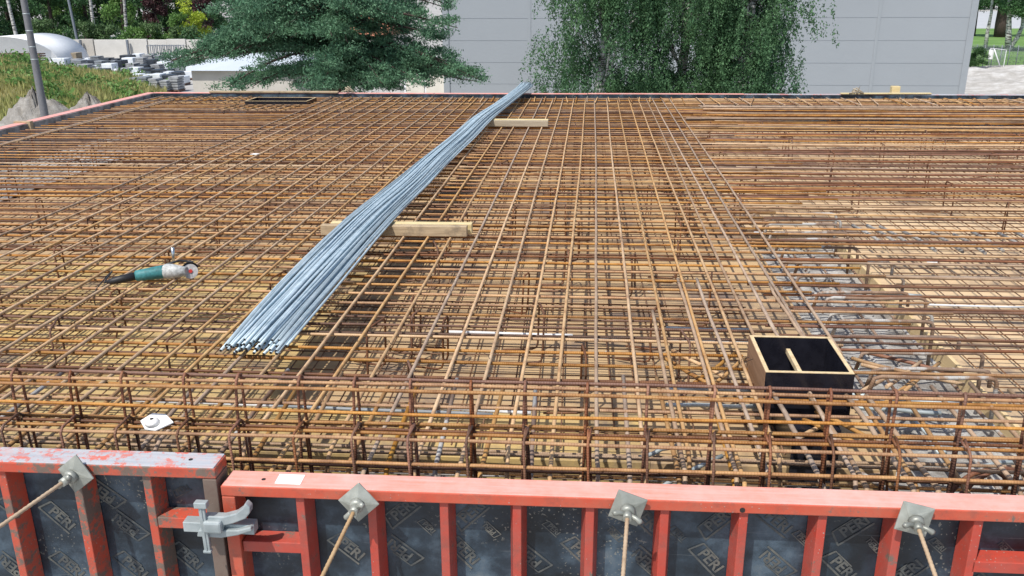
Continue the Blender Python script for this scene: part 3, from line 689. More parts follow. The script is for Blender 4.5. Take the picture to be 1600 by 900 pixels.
# ------------------------------------------------------------------ conduits on the boards
def cond(px0, py0, px1, py1, label, m, r_=.011, z=-.335):
    Xa, Va = P(px0, py0, z); Xb, Vb = P(px1, py1, z)
    o = MB().tube(ln(S(Xa, Va, z), S(Xb, Vb, z), 8, .004, .001), r_, 8).build('conduit', M[m]); tag(o, label, 'conduit', 'thin conduits on the boards')
cond(700, 519, 895, 524, 'short white plastic conduit on the boards left of centre', 'conduit_white', .012)
cond(895, 527, 1005, 535, 'grey tube lying end to end with the short white conduit', 'conduit_grey', .012)
cond(175, 624, 430, 634, 'white conduit under the mat left of the white plastic cone', 'conduit_white')
cond(430, 634, 770, 648, 'silver grey conduit under the mat in front of the bar bundle', 'conduit_grey')
cond(670, 636, 830, 645, 'bright silver conduit under the front cage at centre', 'conduit_white', .013)
cond(1390, 475, 1600, 480, 'long thin white conduit on the pale right boards', 'conduit_white', .009)

# ================================================================== grey bar bundle
path = [(-1.93, 4.58, .02), (-1.92, 5.6, .06), (-1.875, 7.2, .115), (-1.84, 8.8, .085), (-1.82, 10.2, .075), (-1.74, 11.8, .09), (-1.655, 13.45, .12), (-1.52, 15.2, .12), (-1.38, 17.0, .135), (-1.32, 18.15, .15)]
hw = [.175, .20, .205, .19, .175, .165, .15, .13, .13, .13]
slots = []
for row, n in enumerate((21, 20, 16, 10)):
    for k in range(n): slots.append(((k-(n-1)/2)/10., row))
rnd.shuffle(slots)
for i, (u, row) in enumerate(slots):
    u2 = u+U(-.28, .28); u2 = max(-1, min(1, u2)); pts = []
    e0 = U(-.06, .10); e1 = U(-.5, .15)
    for j, ((X, V, z), h_) in enumerate(zip(path, hw)):
        t_ = j/(len(path)-1); uu = u*(1-t_)+u2*t_+.07*sin(j*1.3+i)
        vv = V+(e0 if j == 0 else e1 if j == len(path)-1 else 0)
        pts.append(Vector((X+uu*h_, vv, z+.011+row*.0165*(1-.3*abs(u)))))
    # smooth the path
    q = []
    for j in range(len(pts)-1):
        p0, p1, p2, p3 = pts[max(j-1, 0)], pts[j], pts[j+1], pts[min(j+2, len(pts)-1)]
        for s_ in range(3):
            t_ = s_/3; q.append(.5*((2*p1)+(-p0+p2)*t_+(2*p0-5*p1+4*p2-p3)*t_*t_+(-p0+3*p1-3*p2+p3)*t_**3))
    q.append(pts[-1]); q = [S(*p_) for p_ in q]
    o = MB().tube(q, .0088, 7).build('galvanised_bar', M['galv_bar'])
    MB().tube([q[0]-(q[1]-q[0]).normalized()*.0012, q[0]-(q[1]-q[0]).normalized()*.0002], .0084, 7).build('cut_end', M['wire_dark'], o)
    tag(o, 'pale blue-grey bar in the long bundle laid over the mat on timbers', 'rebar', 'pale grey bars of the loose bundle')
def beam(name, x0, x1, v, w_, z0, z1, m, label, bend=0., sl=0.):
    mb = MB(); n = len(mb.v)
    for z in (z0, z1):
        for vv in (v, v+w_):
            for x in (x0, x1): mb.v.append(S(x, vv+sl*(x-x0), z))
    for q in ((0, 2, 3, 1), (4, 5, 7, 6), (0, 1, 5, 4), (2, 6, 7, 3), (0, 4, 6, 2), (1, 3, 7, 5)): mb.face(q)
    o = mb.build(name, m, None, .005); tag(o, label, 'timber'); return o
beam('timber_beam', -2.28, -1.03, 7.13, .07, .012, .10, M['timber'], 'near timber under the grey bundle, brown front face toward the viewer', sl=.012)
beam('timber_beam', -2.22, -1.00, 7.225, .07, .012, .10, M['timber_yellow'], 'yellowish timber lying right behind the near brown timber under the bundle', sl=.012)
beam('timber_beam', -1.66, -.66, 13.42, .075, .012, .10, M['timber_grey'], 'far short timber under the grey bundle, dark front face', sl=.0)
beam('timber_beam', -1.60, -.66, 13.50, .075, .012, .11, M['timber_yellow'], 'yellow topped timber just behind the far grey one', sl=.0)

# ================================================================== black block-out box
bx0, bx1, bv0, bv1, bz = .925, 1.375, 4.24, 4.75, .12
root = empty('blockout_box', S(1.15, 4.5, -.37)); tag(root, 'open black formwork box with pale wood edges and one inner divider', 'formwork box')
tk = .021
for (a, b_, c_, d_) in ((bx0, bx1, bv0, bv0+tk), (bx0, bx1, bv1-tk, bv1), (bx0, bx0+tk, bv0+tk+.001, bv1-tk-.001), (bx1-tk, bx1, bv0+tk+.001, bv1-tk-.001)):
    s_ = MB().sbox(a, b_, c_, d_, -.13, bz-.003).build('side_panel', M['black_film'], root)
    MB().sbox(a+.0005, b_-.0005, c_+.0005, d_-.0005, bz-.003, bz).build('cut_edge', M['box_edge'], s_)
MB().sbox(bx0-.003, bx0, bv0, bv1, -.13, bz-.001).build('raw_face', M['ply_brown'], root)
MB().sbox(1.095, 1.116, bv0+tk+.002, bv0+.33, bz-.03, bz-.004).build('divider', M['box_edge'], root)
MB().sbox(bx0+tk, bx1-tk, bv0+tk, bv1-tk, -.13, -.11).build('bottom', M['black_film'], root)
MB().sbox(1.06, 1.30, 4.10, 4.6, -.60, -.133).build('shaft', M['black_film'], root)
# second box at the far left with loose boards
root = empty('blockout_box', S(-5.8, 16.4, -.3)); tag(root, 'low dark block-out box at the far left edge, before the pine', 'formwork box')
for (a, b_, c_, d_) in ((-6.42, -5.25, 16.2, 16.22), (-6.42, -5.25, 16.78, 16.8), (-6.42, -6.40, 16.221, 16.779), (-5.27, -5.25, 16.221, 16.779)):
    s_ = MB().sbox(a, b_, c_, d_, -.35, .045).build('side_panel', M['black_film'], root); MB().sbox(a, b_, c_, d_, .0455, .049).build('cut_edge', M['box_edge'], s_)
beam('plank', -7.6, -5.0, 17.38, .10, .064, .095, M['timber'], 'brown plank lying on the far rail behind the left block-out', sl=.0)
X0, V0 = P(1325, 151, .08); X1, V1 = P(1458, 147, .08)
beam('plank', X0, X1, 17.36, .09, .068, .09, M['timber_yellow'], 'pale loose plank on the far rail at right', sl=.03)
o = MB().sbox(PV(1395, 138, 17.5)[0], PV(1408, 138, 17.5)[0], 17.53, 17.66, -.3, .20).build('timber_block', M['timber_yellow'], None, .006); tag(o, 'small pale timber block standing up behind the far plank', 'timber block')
# curled offcuts on the far edge
for i, (px, py) in enumerate(((545, 148), (1338, 143))):
    X, z = PV(px, py, 17.4); mb = MB()
    for k in range(5): a = k*1.2; mb.tube([S(X+.1*cos(a), 17.4+.05*sin(a), .08), S(X+.06*cos(a+1), 17.4, .13+.02*k), S(X-.14*cos(a), 17.35, .09)], .012, 5)
    tag(mb.build('wood_scrap', M['timber_grey']), ('tangle of wood scraps on the far rail before the pine trunk' if i == 0 else 'small curled wood scrap on the far rail left of the plank'), 'wood scrap')

# ================================================================== tie rods with plates
def tie(px, py, vx, vy, rot, label, ln_=2.0):
    X, z = PV(px, py, 3.02); c = S(X, 3.016, z); d = -Vector(ray(vx, vy)).normalized()   # rod direction towards the viewer
    root = empty('tie_rod', c); tag(root, label, 'tie rod', 'tie rods with anchor plates on the front panels')
    nrm = Vector((d.x*.5, -1, .12)).normalized(); ex = Vector((0, 0, 1)).cross(nrm).normalized()*-1; ey = nrm.cross(ex)*-1
    ex = Vector((1, 0, 0)); ex = (ex-nrm*ex.dot(nrm)).normalized(); ey = nrm.cross(ex)
    a = R(rot); e1 = ex*cos(a)+ey*sin(a); e2 = ey*cos(a)-ex*sin(a); h_ = .060
    mb = MB(); c = c+nrm*.006
    def W(u, v_, n): return c+e1*u+e2*v_+nrm*n
    ring = [(-1, -1), (1, -1), (1, 1), (-1, 1)]
    prof = [(h_, 0), (h_, .007), (h_*.80, .008)]
    base = len(mb.v)
    for s_, n in ((h_, 0.), (h_, .006), (h_*.92, .008)):
        for u, v_ in ring: mb.v.append(W(u*s_, v_*s_, n))
    for k in range(12):
        an = 2*pi*(k+.5)/12-3*pi/4-pi/12; mb.v.append(W(cos(an)*.024, sin(an)*.024, .022))
    mb.face((3, 2, 1, 0))
    for l in range(2):
        for k in range(4): j = (k+1) % 4; mb.face((l*4+k, l*4+j, (l+1)*4+j, (l+1)*4+k))
    for k in range(4):
        j = (k+1) % 4; q = 12+k*3
        for s_ in range(3): mb.face((8+k, q+s_+0, 12+(k*3+s_+1) % 12)[::-1])
        mb.face((8+k, 12+(k*3+3) % 12, 8+j)[::-1])
    mb.face([12+k for k in range(12)])
    pl = mb.build('anchor_plate', M['zinc_plate'], root)
    b = pl.modifiers.new('b', 'BEVEL'); b.width = .0015; b.limit_method = 'ANGLE'
    for u, v_ in ((.044, .044), (-.044, .044), (.044, -.044)): MB().tube([W(u, v_, .004), W(u, v_, .0095)], .0045, 8).build('hole', M['wire_dark'], pl)
    nm = MB(); q = c+nrm*.02; nm.tube([q, q+d*.02, q+d*.024], [.030, .028, .018], 12); nm.tube([q+d*.02, q+d*.055], [.020, .017], 10)
    wv = d.cross(e2).normalized()
    for s_ in (-1, 1): nm.tube([q+d*.03+wv*.01*s_, q+d*.034+wv*.035*s_, q+d*.045+wv*.052*s_, q+d*.04+wv*.058*s_], [.011, .010, .012, .008], 8)
    nm.build('wing_nut', M['zinc_plate'], root, .0)
    rm = MB(); n = int(ln_/.01)
    rm.tube([q+d*(.03+ln_*i/n) for i in range(n+1)], [.0076+(.0011 if i % 2 else -.0005) for i in range(n+1)], 8)
    rm.build('rod', M['rod_tan'], root)
rust('rod_tan', (.30, .18, .09), (.50, .35, .20), (.60, .44, .27), .15, rib=False)
tie(122, 738, 1514, -237, 38, 'anchor plate and rod on the scuffed left panel, rod pointing lower left')
tie(562, 782, 1057, -237, 43, 'diamond set anchor plate left of the centre rib bays, rod slanting down left')
tie(981, 791, 1057, -237, -18, 'anchor plate at middle of the long red panel, rod pointing straight down')
tie(1427, 808, 1057, -237, -12, 'rightmost anchor plate on the long red panel, rod slanting down right')

# ================================================================== panel clamp
def pc(px, py, V=2.98): X, z = PV(px, py, V); return S(X, V, z)
root = empty('panel_clamp', pc(345, 860)); tag(root, 'grey cast wedge clamp joining the two red panels', 'clamp')
c0 = pc(340, 818, 3.0); L0 = pc(290, 818, 3.0); L1 = pc(400, 823, 3.0); ax = (L1-L0).normalized(); up = Vector((0, 0, 1)); bk = ax.cross(up)
mb = MB(); Mx = Matrix((ax, -bk, up)).transposed() if False else Matrix([[ax[i], bk[i], up[i]] for i in range(3)])
mb.box((L0+L1)/2, ((L1-L0).length, .05, .045), Mx)
for k in range(4): mb.box(L1-ax*(.02+.022*k)-bk*.027+up*.0, (.006, .006, .036), Mx)
mb.build('rail_bar', M['galv_cast'], root, .006)
up_poly = [(318, 806), (349, 807), (368, 802), (379, 794), (383, 786), (387, 789), (391, 793), (391, 801), (384, 810), (366, 817), (346, 822), (320, 824)]
lo_poly = [(310, 828), (345, 828), (372, 828), (392, 823), (394, 829), (372, 836), (346, 840), (308, 838)]
for nm_, poly_ in (('upper_jaw', up_poly), ('lower_jaw', lo_poly)):
    mb = MB(); mb.prism([PV(x_, y_, 2.96) for x_, y_ in poly_], lambda a, b_, h: S(a, h, b_), 2.955, 2.992); mb.build(nm_, M['galv_cast'], root, .005)
mb = MB(); mb.box(pc(334, 821, 2.955), (.075, .045, .055), Mx); mb.build('housing', M['galv_cast'], root, .01)
mb = MB(); a_ = pc(315, 792, 2.952); b_ = pc(325, 860, 2.952); dz = (b_-a_).normalized(); sx = dz.cross(Vector((0, -1, 0))).normalized(); fy = sx.cross(dz)
Mw = Matrix([[sx[i], fy[i], dz[i]] for i in range(3)]); mb.box((a_+b_)/2, (.026, .014, (b_-a_).length), Mw)
mb.box((a_+b_)/2, (.006, .022, (b_-a_).length*.98), Mw); mb.box(a_-dz*.012, (.052, .03, .026), Mw); mb.box(b_+dz*.002, (.034, .022, .012), Mw)
mb.build('wedge', M['galv_cast'], root, .004)
# clamp showing at the right picture edge
# ------------------------------------------------------------------ paper sheet on the rail
mb = MB(); q = [P(437, 740.5, ZB+.002), P(477, 742, ZB+.002), P(469, 757, ZB+.002), P(429, 755, ZB+.002)]
mb.prism(q, lambda a, b_, h: S(a, b_, h), ZB+.0005, ZB+.002); tag(mb.build('paper_label', M['paper_white']), 'blank white paper sticker on the pink rail top', 'sticker')
# ------------------------------------------------------------------ white plastic cone with wings
cX, cV = P(245, 661, .06); root = empty('formwork_washer', S(cX, cV, .0)); tag(root, 'white plastic cap with round hub and two wing tabs on the cage', 'washer')
zc = .235; cX, cV = P(243, 661, zc)
if True:
    mb = MB(); sc_ = .045
    pl = [(-1.05, .15), (-.55, .95), (.35, .9), (1.15, .1), (.3, -.75), (-.45, -.65)]
    mb.prism(pl, lambda a, b_, h: S(cX+a*sc_*1.5, cV+b_*sc_*1.25, zc+h+b_*.018), -.003, .003); pb = mb.build('wing_plate', M['plastic_white'], root, .001)
    mb = MB(); mb.tube([S(cX-.01, cV-.005, zc+.002), S(cX-.01, cV-.007, zc+.016), S(cX-.01, cV-.008, zc+.024)], [.032, .026, .014], 14); mb.build('hub', M['plastic_white'], root)
    mb = MB(); mb.tube([S(cX-.01, cV-.008, zc+.023), S(cX-.01, cV-.008, zc+.0255)], .008, 10); mb.build('hole', M['wire_dark'], root)
# white tag at the bundle end
tX, tV = P(433, 544, .03); mb = MB()
mb.prism([(-.028, .03), (-.008, .042), (.0, .012), (.022, -.004), (.03, -.03), (-.004, -.032), (-.02, -.006)], lambda a, b_, h: S(tX+a, tV+b_, .03+h+b_*.5), -.001, .001)
tag(mb.build('plastic_tag', M['plastic_white']), 'torn white tag on the near end of the grey bundle', 'tag')
# small white scraps on mat
for i, (px, py) in enumerate(((398, 242), (1183, 365), (1455, 410))):
    X, V = P(px, py, .0 if i == 0 else -.34); mb = MB(); mb.prism([(-.05, -.03), (.04, -.04), (.06, .02), (-.02, .04)], lambda a, b_, h: S(X+a, V+b_, (.012 if i == 0 else -.33)+h), -.002, .002)
    tag(mb.build('paper_scrap', M['paper_white']), ('small white scrap on the mat in the far left field', 'white scrap on the boards left of the trench end', 'white scrap on the pale right boards')[i], 'scrap')

# ================================================================== angle grinder
root = empty('angle_grinder', S(*P(240, 436, .012), .012)); tag(root, 'teal and grey angle grinder with a white cutting disc lying on the mat', 'angle grinder')
def gp(px, py, z): X, V = P(px, py, z); return S(X, V, z)
A = gp(258, 424, .055); Bq = gp(213, 431, .045); Cq = gp(186, 437, .035); T = gp(167, 441, .022)
MB().tube([Bq+(A-Bq)*-.05, Bq, Bq+(A-Bq)*.4, Bq+(A-Bq)*.85, A], [.030, .040, .045, .050, .050], 12).build('motor_body', M['tool_teal'], root)
MB().tube([T, T+(Cq-T)*.5, Cq, Bq], [.014, .024, .028, .031], 10).build('rear_grip', M['tool_black'], root)
H1 = gp(292, 424, .06); ax = (H1-A).normalized()
MB().tube([A, A+ax*.02, A+ax*.055, A+ax*.09, H1], [.053, .058, .056, .048, .034], 12).build('gear_head', M['tool_grey'], root)
Dn = (Vector((.55, -.75, .35))).normalized(); dc = gp(297, 424, .05)+Dn*.01
MB().tube([dc, dc+Dn*.004], .054, 24).build('cutting_disc', M['disc_dusty'], root)
e1 = Dn.cross(Vector((0, 0, 1))).normalized(); e2 = e1.cross(Dn)
mb = MB()
for k in range(14):
    a0 = -.3+k*pi/14; a1 = -.3+(k+1)*pi/14; n = len(mb.v)
    for a_ in (a0, a1):
        for r_, o_ in ((.064, -.012), (.067, .012), (.02, -.014)): mb.v.append(dc+(e1*cos(a_)+e2*sin(a_))*r_+Dn*o_)
    mb.face((n, n+1, n+4, n+3)); mb.face((n+2, n, n+3, n+5))
gd = mb.build('guard', M['tool_black'], root); so_ = gd.modifiers.new('s', 'SOLIDIFY'); so_.thickness = .003
MB().tube([dc-Dn*.002, dc+Dn*.010], .014, 12).build('flange', M['tool_red'], root)
hb = gp(271, 408, .09); MB().tube([hb, hb+Vector((.0, .01, .045)), hb+Vector((.0, .012, .10))], [.010, .012, .013], 10).build('side_handle', M['chrome'], root)
MB().tube([gp(258, 419, .05), gp(262, 412, .105), gp(280, 407, .11), gp(300, 409, .09), gp(305, 418, .06)], .008, 8).build('head_cover', M['tool_black'], root)
MB().tube([T, gp(163, 442, .02), gp(166, 436, .03), gp(173, 427, .04), gp(175, 424, .03)], .006, 6).build('cable', M['tool_black'], root)
MB().tube([gp(250, 440, .0), gp(258, 450, -.01), gp(268, 452, -.01), gp(276, 446, .0), gp(278, 440, .0)], .003, 6).build('cord', M['tool_black'], root)

MB().tube([gp(175, 424, .03), gp(168, 430, .02), gp(160, 440, .01), gp(150, 452, -.02), gp(147, 470, -.10), gp(152, 485, -.2), gp(160, 490, -.3)], .0042, 7).build('power_cord', M['tool_black'], root)
# tie-wire ends sticking up
tw = []
for i in range(110):
    X = .065+.205*rnd.randrange(-16, 5)+U(-.02, .02); V = rnd.choice(tv[3:34])+U(-.01, .01); mb = MB(); p0 = S(X, V, .0); mb.tube([p0, p0+Vector((U(-.02, .02), U(-.02, .02), .03)), p0+Vector((U(-.05, .05), U(-.04, .04), U(.03, .07)))], .0016, 4, False)
    tag(mb.build('tie_wire', M['wire_dark']), 'thin dark tie wire end twisted round a mat crossing', 'tie wire', 'tie wire ends on the mat crossings')

# ================================================================== background
def at(px, py, D):
    d = ray(px, py); t_ = D/d[1]; return Vector((t_*d[0], D, CH+t_*d[2]))
# hall of sandwich panels
D = 42.; xl = at(693, 60, D).x; xr = at(1528, 0, D).x
root = empty('warehouse', ((xl+xr)/2, D+8, GZ)); tag(root, 'large plain blue-grey warehouse clad in wide sandwich panels', 'building')
MB().box(((xl+xr)/2, D+8, GZ+4.5), (xr-xl, 16, 9)).build('wall', M['hall_panel'], root)
zs = [at(1100, y, D).z for y in (27.5, 62.5, 97, 132)]; dz = (zs[0]-zs[3])/3; js = []
z = zs[3]-dz*1
jm = MB()
while z < GZ+9: 
    if z > GZ+.2: jm.box(((xl+xr)/2, D-.004, z), (xr-xl-.3, .010, .02))
    z += dz
jm.build('panel_joint', M['joint_dark'], root)
for px in (827, 1010, 1193, 1377): x_ = at(px, 0, D).x; MB().box((x_, D-.005, GZ+4.5), (.14, .03, 9)).build('joint_cover', M['hall_trim'], root)
for x_ in (xl+.1, xr-.1): MB().box((x_, D-.02, GZ+4.5), (.28, .07, 9.02)).build('corner_trim', M['hall_trim'], root)
MB().box(((xl+xr)/2, D+8, GZ+9.1), (xr-xl+.3, 16.3, .25)).build('roof', M['roof_metal'], root)
MB().box(((xl+xr)/2, D-.05, GZ+.2), (xr-xl, .1, .4)).build('plinth', M['stone_grey'], root)

# hut
D = 40.; xa = at(300, 120, D).x; xb = at(462, 120, D).x; ze = at(300, 109, D).z
root = empty('hut', ((xa+xb)/2, D+2.5, GZ)); tag(root, 'small beige hut with pale blue metal roof left of the pine', 'building')
MB().box(((xa+xb)/2, D+2.5, (GZ+ze)/2), (xb-xa, 5, ze-GZ)).build('wall', M['wall_beige'], root)
mb = MB(); zr = ze+.75
mb.v = [Vector(p_) for p_ in ((xa-.15, D-.25, ze-.02), (xb+.15, D-.25, ze-.02), (xb+.15, D+5.2, ze-.02), (xa-.15, D+5.2, ze-.02), (xa+.5, D+2.5, zr), (xb-.5, D+2.5, zr))]
for q in ((0, 1, 5, 4), (1, 2, 5), (2, 3, 4, 5), (3, 0, 4), (3, 2, 1, 0)): mb.face(q)
mb.build('roof', M['roof_metal'], root)
fr = MB().box((xb+.02, D+2.5, GZ+1.0), (.06, .95, 2.0)).build('door', M['crate_wood'], root)
MB().box((xb+.07, D+2.2, GZ+1.0), (.05, .03, .14)).build('handle', M['chrome'], fr)
# house behind the pine
D = 62.; xa = at(478, 60, D).x; xb = at(600, 60, D).x; ze = at(600, 56, D).z
root = empty('house', ((xa+xb)/2, D+4, GZ)); tag(root, 'cream house with terracotta roof seen through the pine branches', 'building')
MB().box(((xa+xb)/2, D+4, (GZ+ze)/2), (xb-xa, 8, ze-GZ)).build('wall', M['wall_cream'], root)
mb = MB(); zr = ze+2.2
mb.v = [Vector(p_) for p_ in ((xa-.3, D-.4, ze-.02), (xb+.3, D-.4, ze-.02), (xb+.3, D+8.4, ze-.02), (xa-.3, D+8.4, ze-.02), (xa-.3, D+4, zr), (xb+.3, D+4, zr))]
for q in ((0, 1, 5, 4), (1, 2, 5), (2, 3, 4, 5), (3, 0, 4), (3, 2, 1, 0)): mb.face(q)
mb.build('roof', M['roof_tile'], root)
for k in range(5):
    x_ = xa+1.2+k*(xb-xa-2.4)/4; fr = MB().box((x_, D-.01, GZ+1.55), (1.1, .06, 1.2)).build('window', M['paper_white'], root)
    MB().box((x_, D-.05, GZ+1.55), (.94, .03, 1.04)).build('pane', M['glass_dark'], fr)
# white van-like store left of hall
D = 46.; xa = at(628, 100, D).x; xb = at(694, 100, D).x; root = empty('storage_box', ((xa+xb)/2, D+2, GZ)); tag(root, 'white site container between the pine and the warehouse', 'container')
zt = at(660, 82, D).z
MB().box(((xa+xb)/2, D+2, (GZ+zt)/2), (xb-xa, 3.5, zt-GZ)).build('body', M['tarp_white'], root, .03)
for k in range(2): MB().box((xa+.6+k*1.05, D+.22, GZ+1.1), (.95, .05, 1.9)).build('door', M['wall_cream'], root)

# yard wall in segments
D = 78.
pxs = [40, 78, 127, 148, 200, 232, 262, 292, 330]
for i in range(len(pxs)-1):
    a_ = at(pxs[i], 75, D); b_ = at(pxs[i+1], 75, D); zt = at(150, 61+(i % 2), D).z
    root = MB().box(((a_.x+b_.x)/2, D+.1*(i % 2), (GZ+zt)/2), (b_.x-a_.x-.05, .25, zt-GZ)).build('yard_wall', M['yard_wall'] if i != 2 else M['wall_beige'], None, .02)
    tag(root, f'pale precast wall slab at the back of the stone yard, {ordi(i+1)} from the left', 'wall', 'precast wall slabs of the yard')
for i, px in enumerate((127, 200)):
    a_ = at(px, 75, D-.4); o = MB().box((a_.x, D-.4, GZ+.9), (.16, .2, 1.9)).build('wall_post', M['steel_rack']); tag(o, ('dark post against the yard wall left of centre, near the brown block' if i == 0 else 'dark post against the yard wall above the small black bin'), 'post', 'dark posts at the yard wall')
# tunnel tent
D = 70.; c_ = at(4, 90, D); rad = at(76, 90, D).x-c_.x; mb = MB(); n = 20; hh = at(8, 57, D).z-GZ
for y_ in (D, D+6):
    for k in range(n+1): a_ = pi*k/n; mb.v.append(Vector((c_.x+cos(a_)*rad, y_+(1.5*cos(a_)**2 if y_ == D else 0), GZ+max(0, sin(a_))**.8*hh)))
for k in range(n): mb.face((k, k+1, n+2+k, n+1+k), None, True)
mb.face(list(range(n+1))[::-1]); mb.face(list(range(n+1, 2*n+2)))
root = mb.build('tunnel_tent', M['tarp_white']); tag(root, 'white rounded tunnel tent behind stacked crates at the left edge', 'tent')
# crate stacks in front of the tent
for i in range(9):
    a_ = at(-4+i*8.2, 80, 66); w_ = at(4+i*8.2, 80, 66).x-a_.x
    root = empty('crate_stack', (a_.x, 66, GZ)); tag(root, f'stack of dark slatted crates before the white tent, {ordi(i+1)} from the left', 'crate stack', 'crate stacks before the tent')
    for j in range(3):
        mb = MB(); z0 = GZ+j*.52
        for s_ in range(3): mb.box((a_.x, 65.6, z0+.08+s_*.16), (w_*.92, .03, .09)); mb.box((a_.x, 66.4, z0+.08+s_*.16), (w_*.92, .03, .09))
        for cx_ in (-1, 1):
            mb.box((a_.x+cx_*w_*.44, 65.58, z0+.25), (.05, .05, .5))
            for s_ in range(3): mb.box((a_.x+cx_*w_*.45, 66, z0+.08+s_*.16), (.03, .8, .09))
        mb.box((a_.x, 66, z0+.03), (w_*.9, .8, .03)); mb.build('crate', M['crate_wood'], root)
# yard stacks
def stack(px, py, D, wpx, hpx, m, label, kind=0):
    a_ = at(px, py, D); w_ = wpx*D/F; h_ = hpx*D/F; root = empty('pallet_stack', (a_.x, D, GZ)); tag(root, label, 'pallet', 'palletised goods in the stone yard')
    p_ = MB()
    for s_ in range(3): p_.box((a_.x+(s_-1)*w_*.4, D, GZ+.05), (.1, .9, .1))
    p_.box((a_.x, D, GZ+.12), (w_, 1.0, .03)); p_.build('pallet', M['crate_wood'], root)
    if kind == 0:
        MB().box((a_.x, D, GZ+.14+h_/2), (w_*.96, .95, h_)).build('load', m, root, .04)
    else:
        mb = MB(); n = 5
        for s_ in range(n): mb.box((a_.x+U(-.04, .04), D+U(-.03, .03), GZ+.14+h_*(s_+.5)/n), (w_*.94, .92, h_/n*.82), Matrix.Rotation(U(-.04, .04), 3, 'Z'))
        mb.build('load', m, root, .01)
names = {'wrap_white': 'white film-wrapped goods', 'wrap_black': 'black-wrapped goods', 'stone_grey': 'grey paving slabs', 'stone_brown': 'brown stone blocks', 'conduit_grey': 'dark grey blocks'}
k = 0
stack(95, 90, 68, 22, 17, M['wrap_white'], 'tall white wrapped pallet right of the tent')
stack(116, 85, 74, 17, 16, M['stone_brown'], 'brown stone block pallet leaning by the yard wall')
spots = []
for row, (D, y_) in enumerate(((74.5, 92), (71.5, 92), (68, 97), (65, 104), (61.5, 110), (58, 112), (54, 122))):
    x0_ = (130, 112, 116, 125, 140, 160, 200)[row]; x1_ = (290, 292, 294, 296, 294, 292, 268)[row]; px = x0_
    while px < x1_:
        wp = U(12, 20); m = rnd.choice(['wrap_white', 'wrap_black', 'stone_grey', 'wrap_black', 'conduit_grey', 'wrap_white', 'stone_grey']) if row != 5 else rnd.choice(['wrap_white', 'wrap_white', 'wrap_white', 'wrap_black'])
        if row == 6: m = rnd.choice(['stone_grey', 'conduit_grey'])
        k += 1; stack(px+wp/2, y_, D+U(-.8, .8), wp, U(6, 15) if row < 6 else U(15, 22), M[m], f'pallet of {names[m]} in row {_o1[row+1]} from the yard wall, {ordi(len([s for s in spots if s == row])+1)} from left', 1 if m in ('stone_grey', 'conduit_grey') else 0)
        spots.append(row); px += wp+U(.2, 2)
# steel racks
for i in range(5):
    a_ = at(236+i*11, 70, 76.3); mb = MB(); w_ = .55; 
    for sx_ in (-.25, .25):
        for sy_ in (-.3, .3): mb.box((a_.x+sx_, 76.3+sy_, GZ+.75), (.06, .06, 1.5))
    for z_ in (.1, .75, 1.45): mb.box((a_.x, 76, GZ+z_), (.5, .05, .05)); mb.box((a_.x, 76.6, GZ+z_), (.5, .05, .05))
    tag(mb.build('steel_rack', M['steel_rack']), f'dark steel display frame before the yard wall, {ordi(i+1)} from the left', 'rack', 'steel frames before the yard wall')
a_ = at(206, 84, 75.5); root = MB().tube([Vector((a_.x, 75.5, GZ)), Vector((a_.x, 75.5, GZ+.75))], [.28, .36], 14).build('waste_bin', M['wrap_black']); tag(root, 'small black tapered bin at the foot of the yard wall', 'bin')

# lamp poles
def pole(px0, py0, D, r0, r1, label, m, lean=0., top=5.2, rings=()):
    b_ = at(px0, py0, D); b_.z = GZ; tp = Vector((b_.x+lean, D, top)); root = empty('lamp_pole', b_); tag(root, label, 'pole')
    n = 12; MB().tube([b_.lerp(tp, i/n) for i in range(n+1)], [r0+(r1-r0)*i/n for i in range(n+1)], 14).build('shaft', m, root)
    for z_ in rings:
        t_ = (z_-GZ)/(top-GZ); c_ = b_.lerp(tp, t_); MB().tube([c_-Vector((0, 0, .012)), c_+Vector((0, 0, .012))], r0+(r1-r0)*t_+.006, 14).build('band', M['galv_cast'], root)
    MB().tube([b_, b_+Vector((0, 0, .12))], r0*1.6, 14).build('base', m, root)
    arm = MB().tube([tp, tp+Vector((.3, 0, .25)), tp+Vector((1., 0, .35))], .04, 8).build('arm', m, root)
    MB().box(tp+Vector((1.2, 0, .34)), (.6, .22, .1)).build('lamp_head', m, root, .03)
D = 24.; zt_ = at(35, 0, D).z; xbm = at(69, 175, D).x; xtp = at(37, 0, D).x; zb_ = at(69, 175, D).z
sl_ = (xtp-xbm)/(zt_-zb_); b_ = at(69, 175, D); bx = b_.x+sl_*(GZ-zb_)
root = empty('lamp_pole', (bx, D, GZ)); tag(root, 'tall tapered grey pole with pale bands rising beyond the left rail', 'pole')
n = 14; pt = lambda z_: Vector((bx+sl_*(z_-GZ), D, z_))
rr = lambda z_: .125-.0065*(z_-GZ)
zz = [GZ+i*(10)/n for i in range(n+1)]
MB().tube([pt(z_) for z_ in zz], [rr(z_) for z_ in zz], 16).build('shaft', M['pole_metal'], root)
for y_ in (21.5, 48, 73, 92.5): z_ = at(45, y_, D).z; MB().tube([pt(z_-.012), pt(z_+.012)], rr(z_)+.004, 16).build('band', M['galv_cast'], root)
MB().tube([pt(GZ), pt(GZ+.15)], .2, 16).build('base', M['pole_metal'], root)
MB().box(pt(6)+Vector((.3, 0, .05)), (.8, .25, .1)).build('lamp_head', M['pole_metal'], root, .03)
pole(122, 60, 80, .13, .09, 'thin greenish pole standing behind the yard wall', M['steel_rack'], -.55, 4.5)

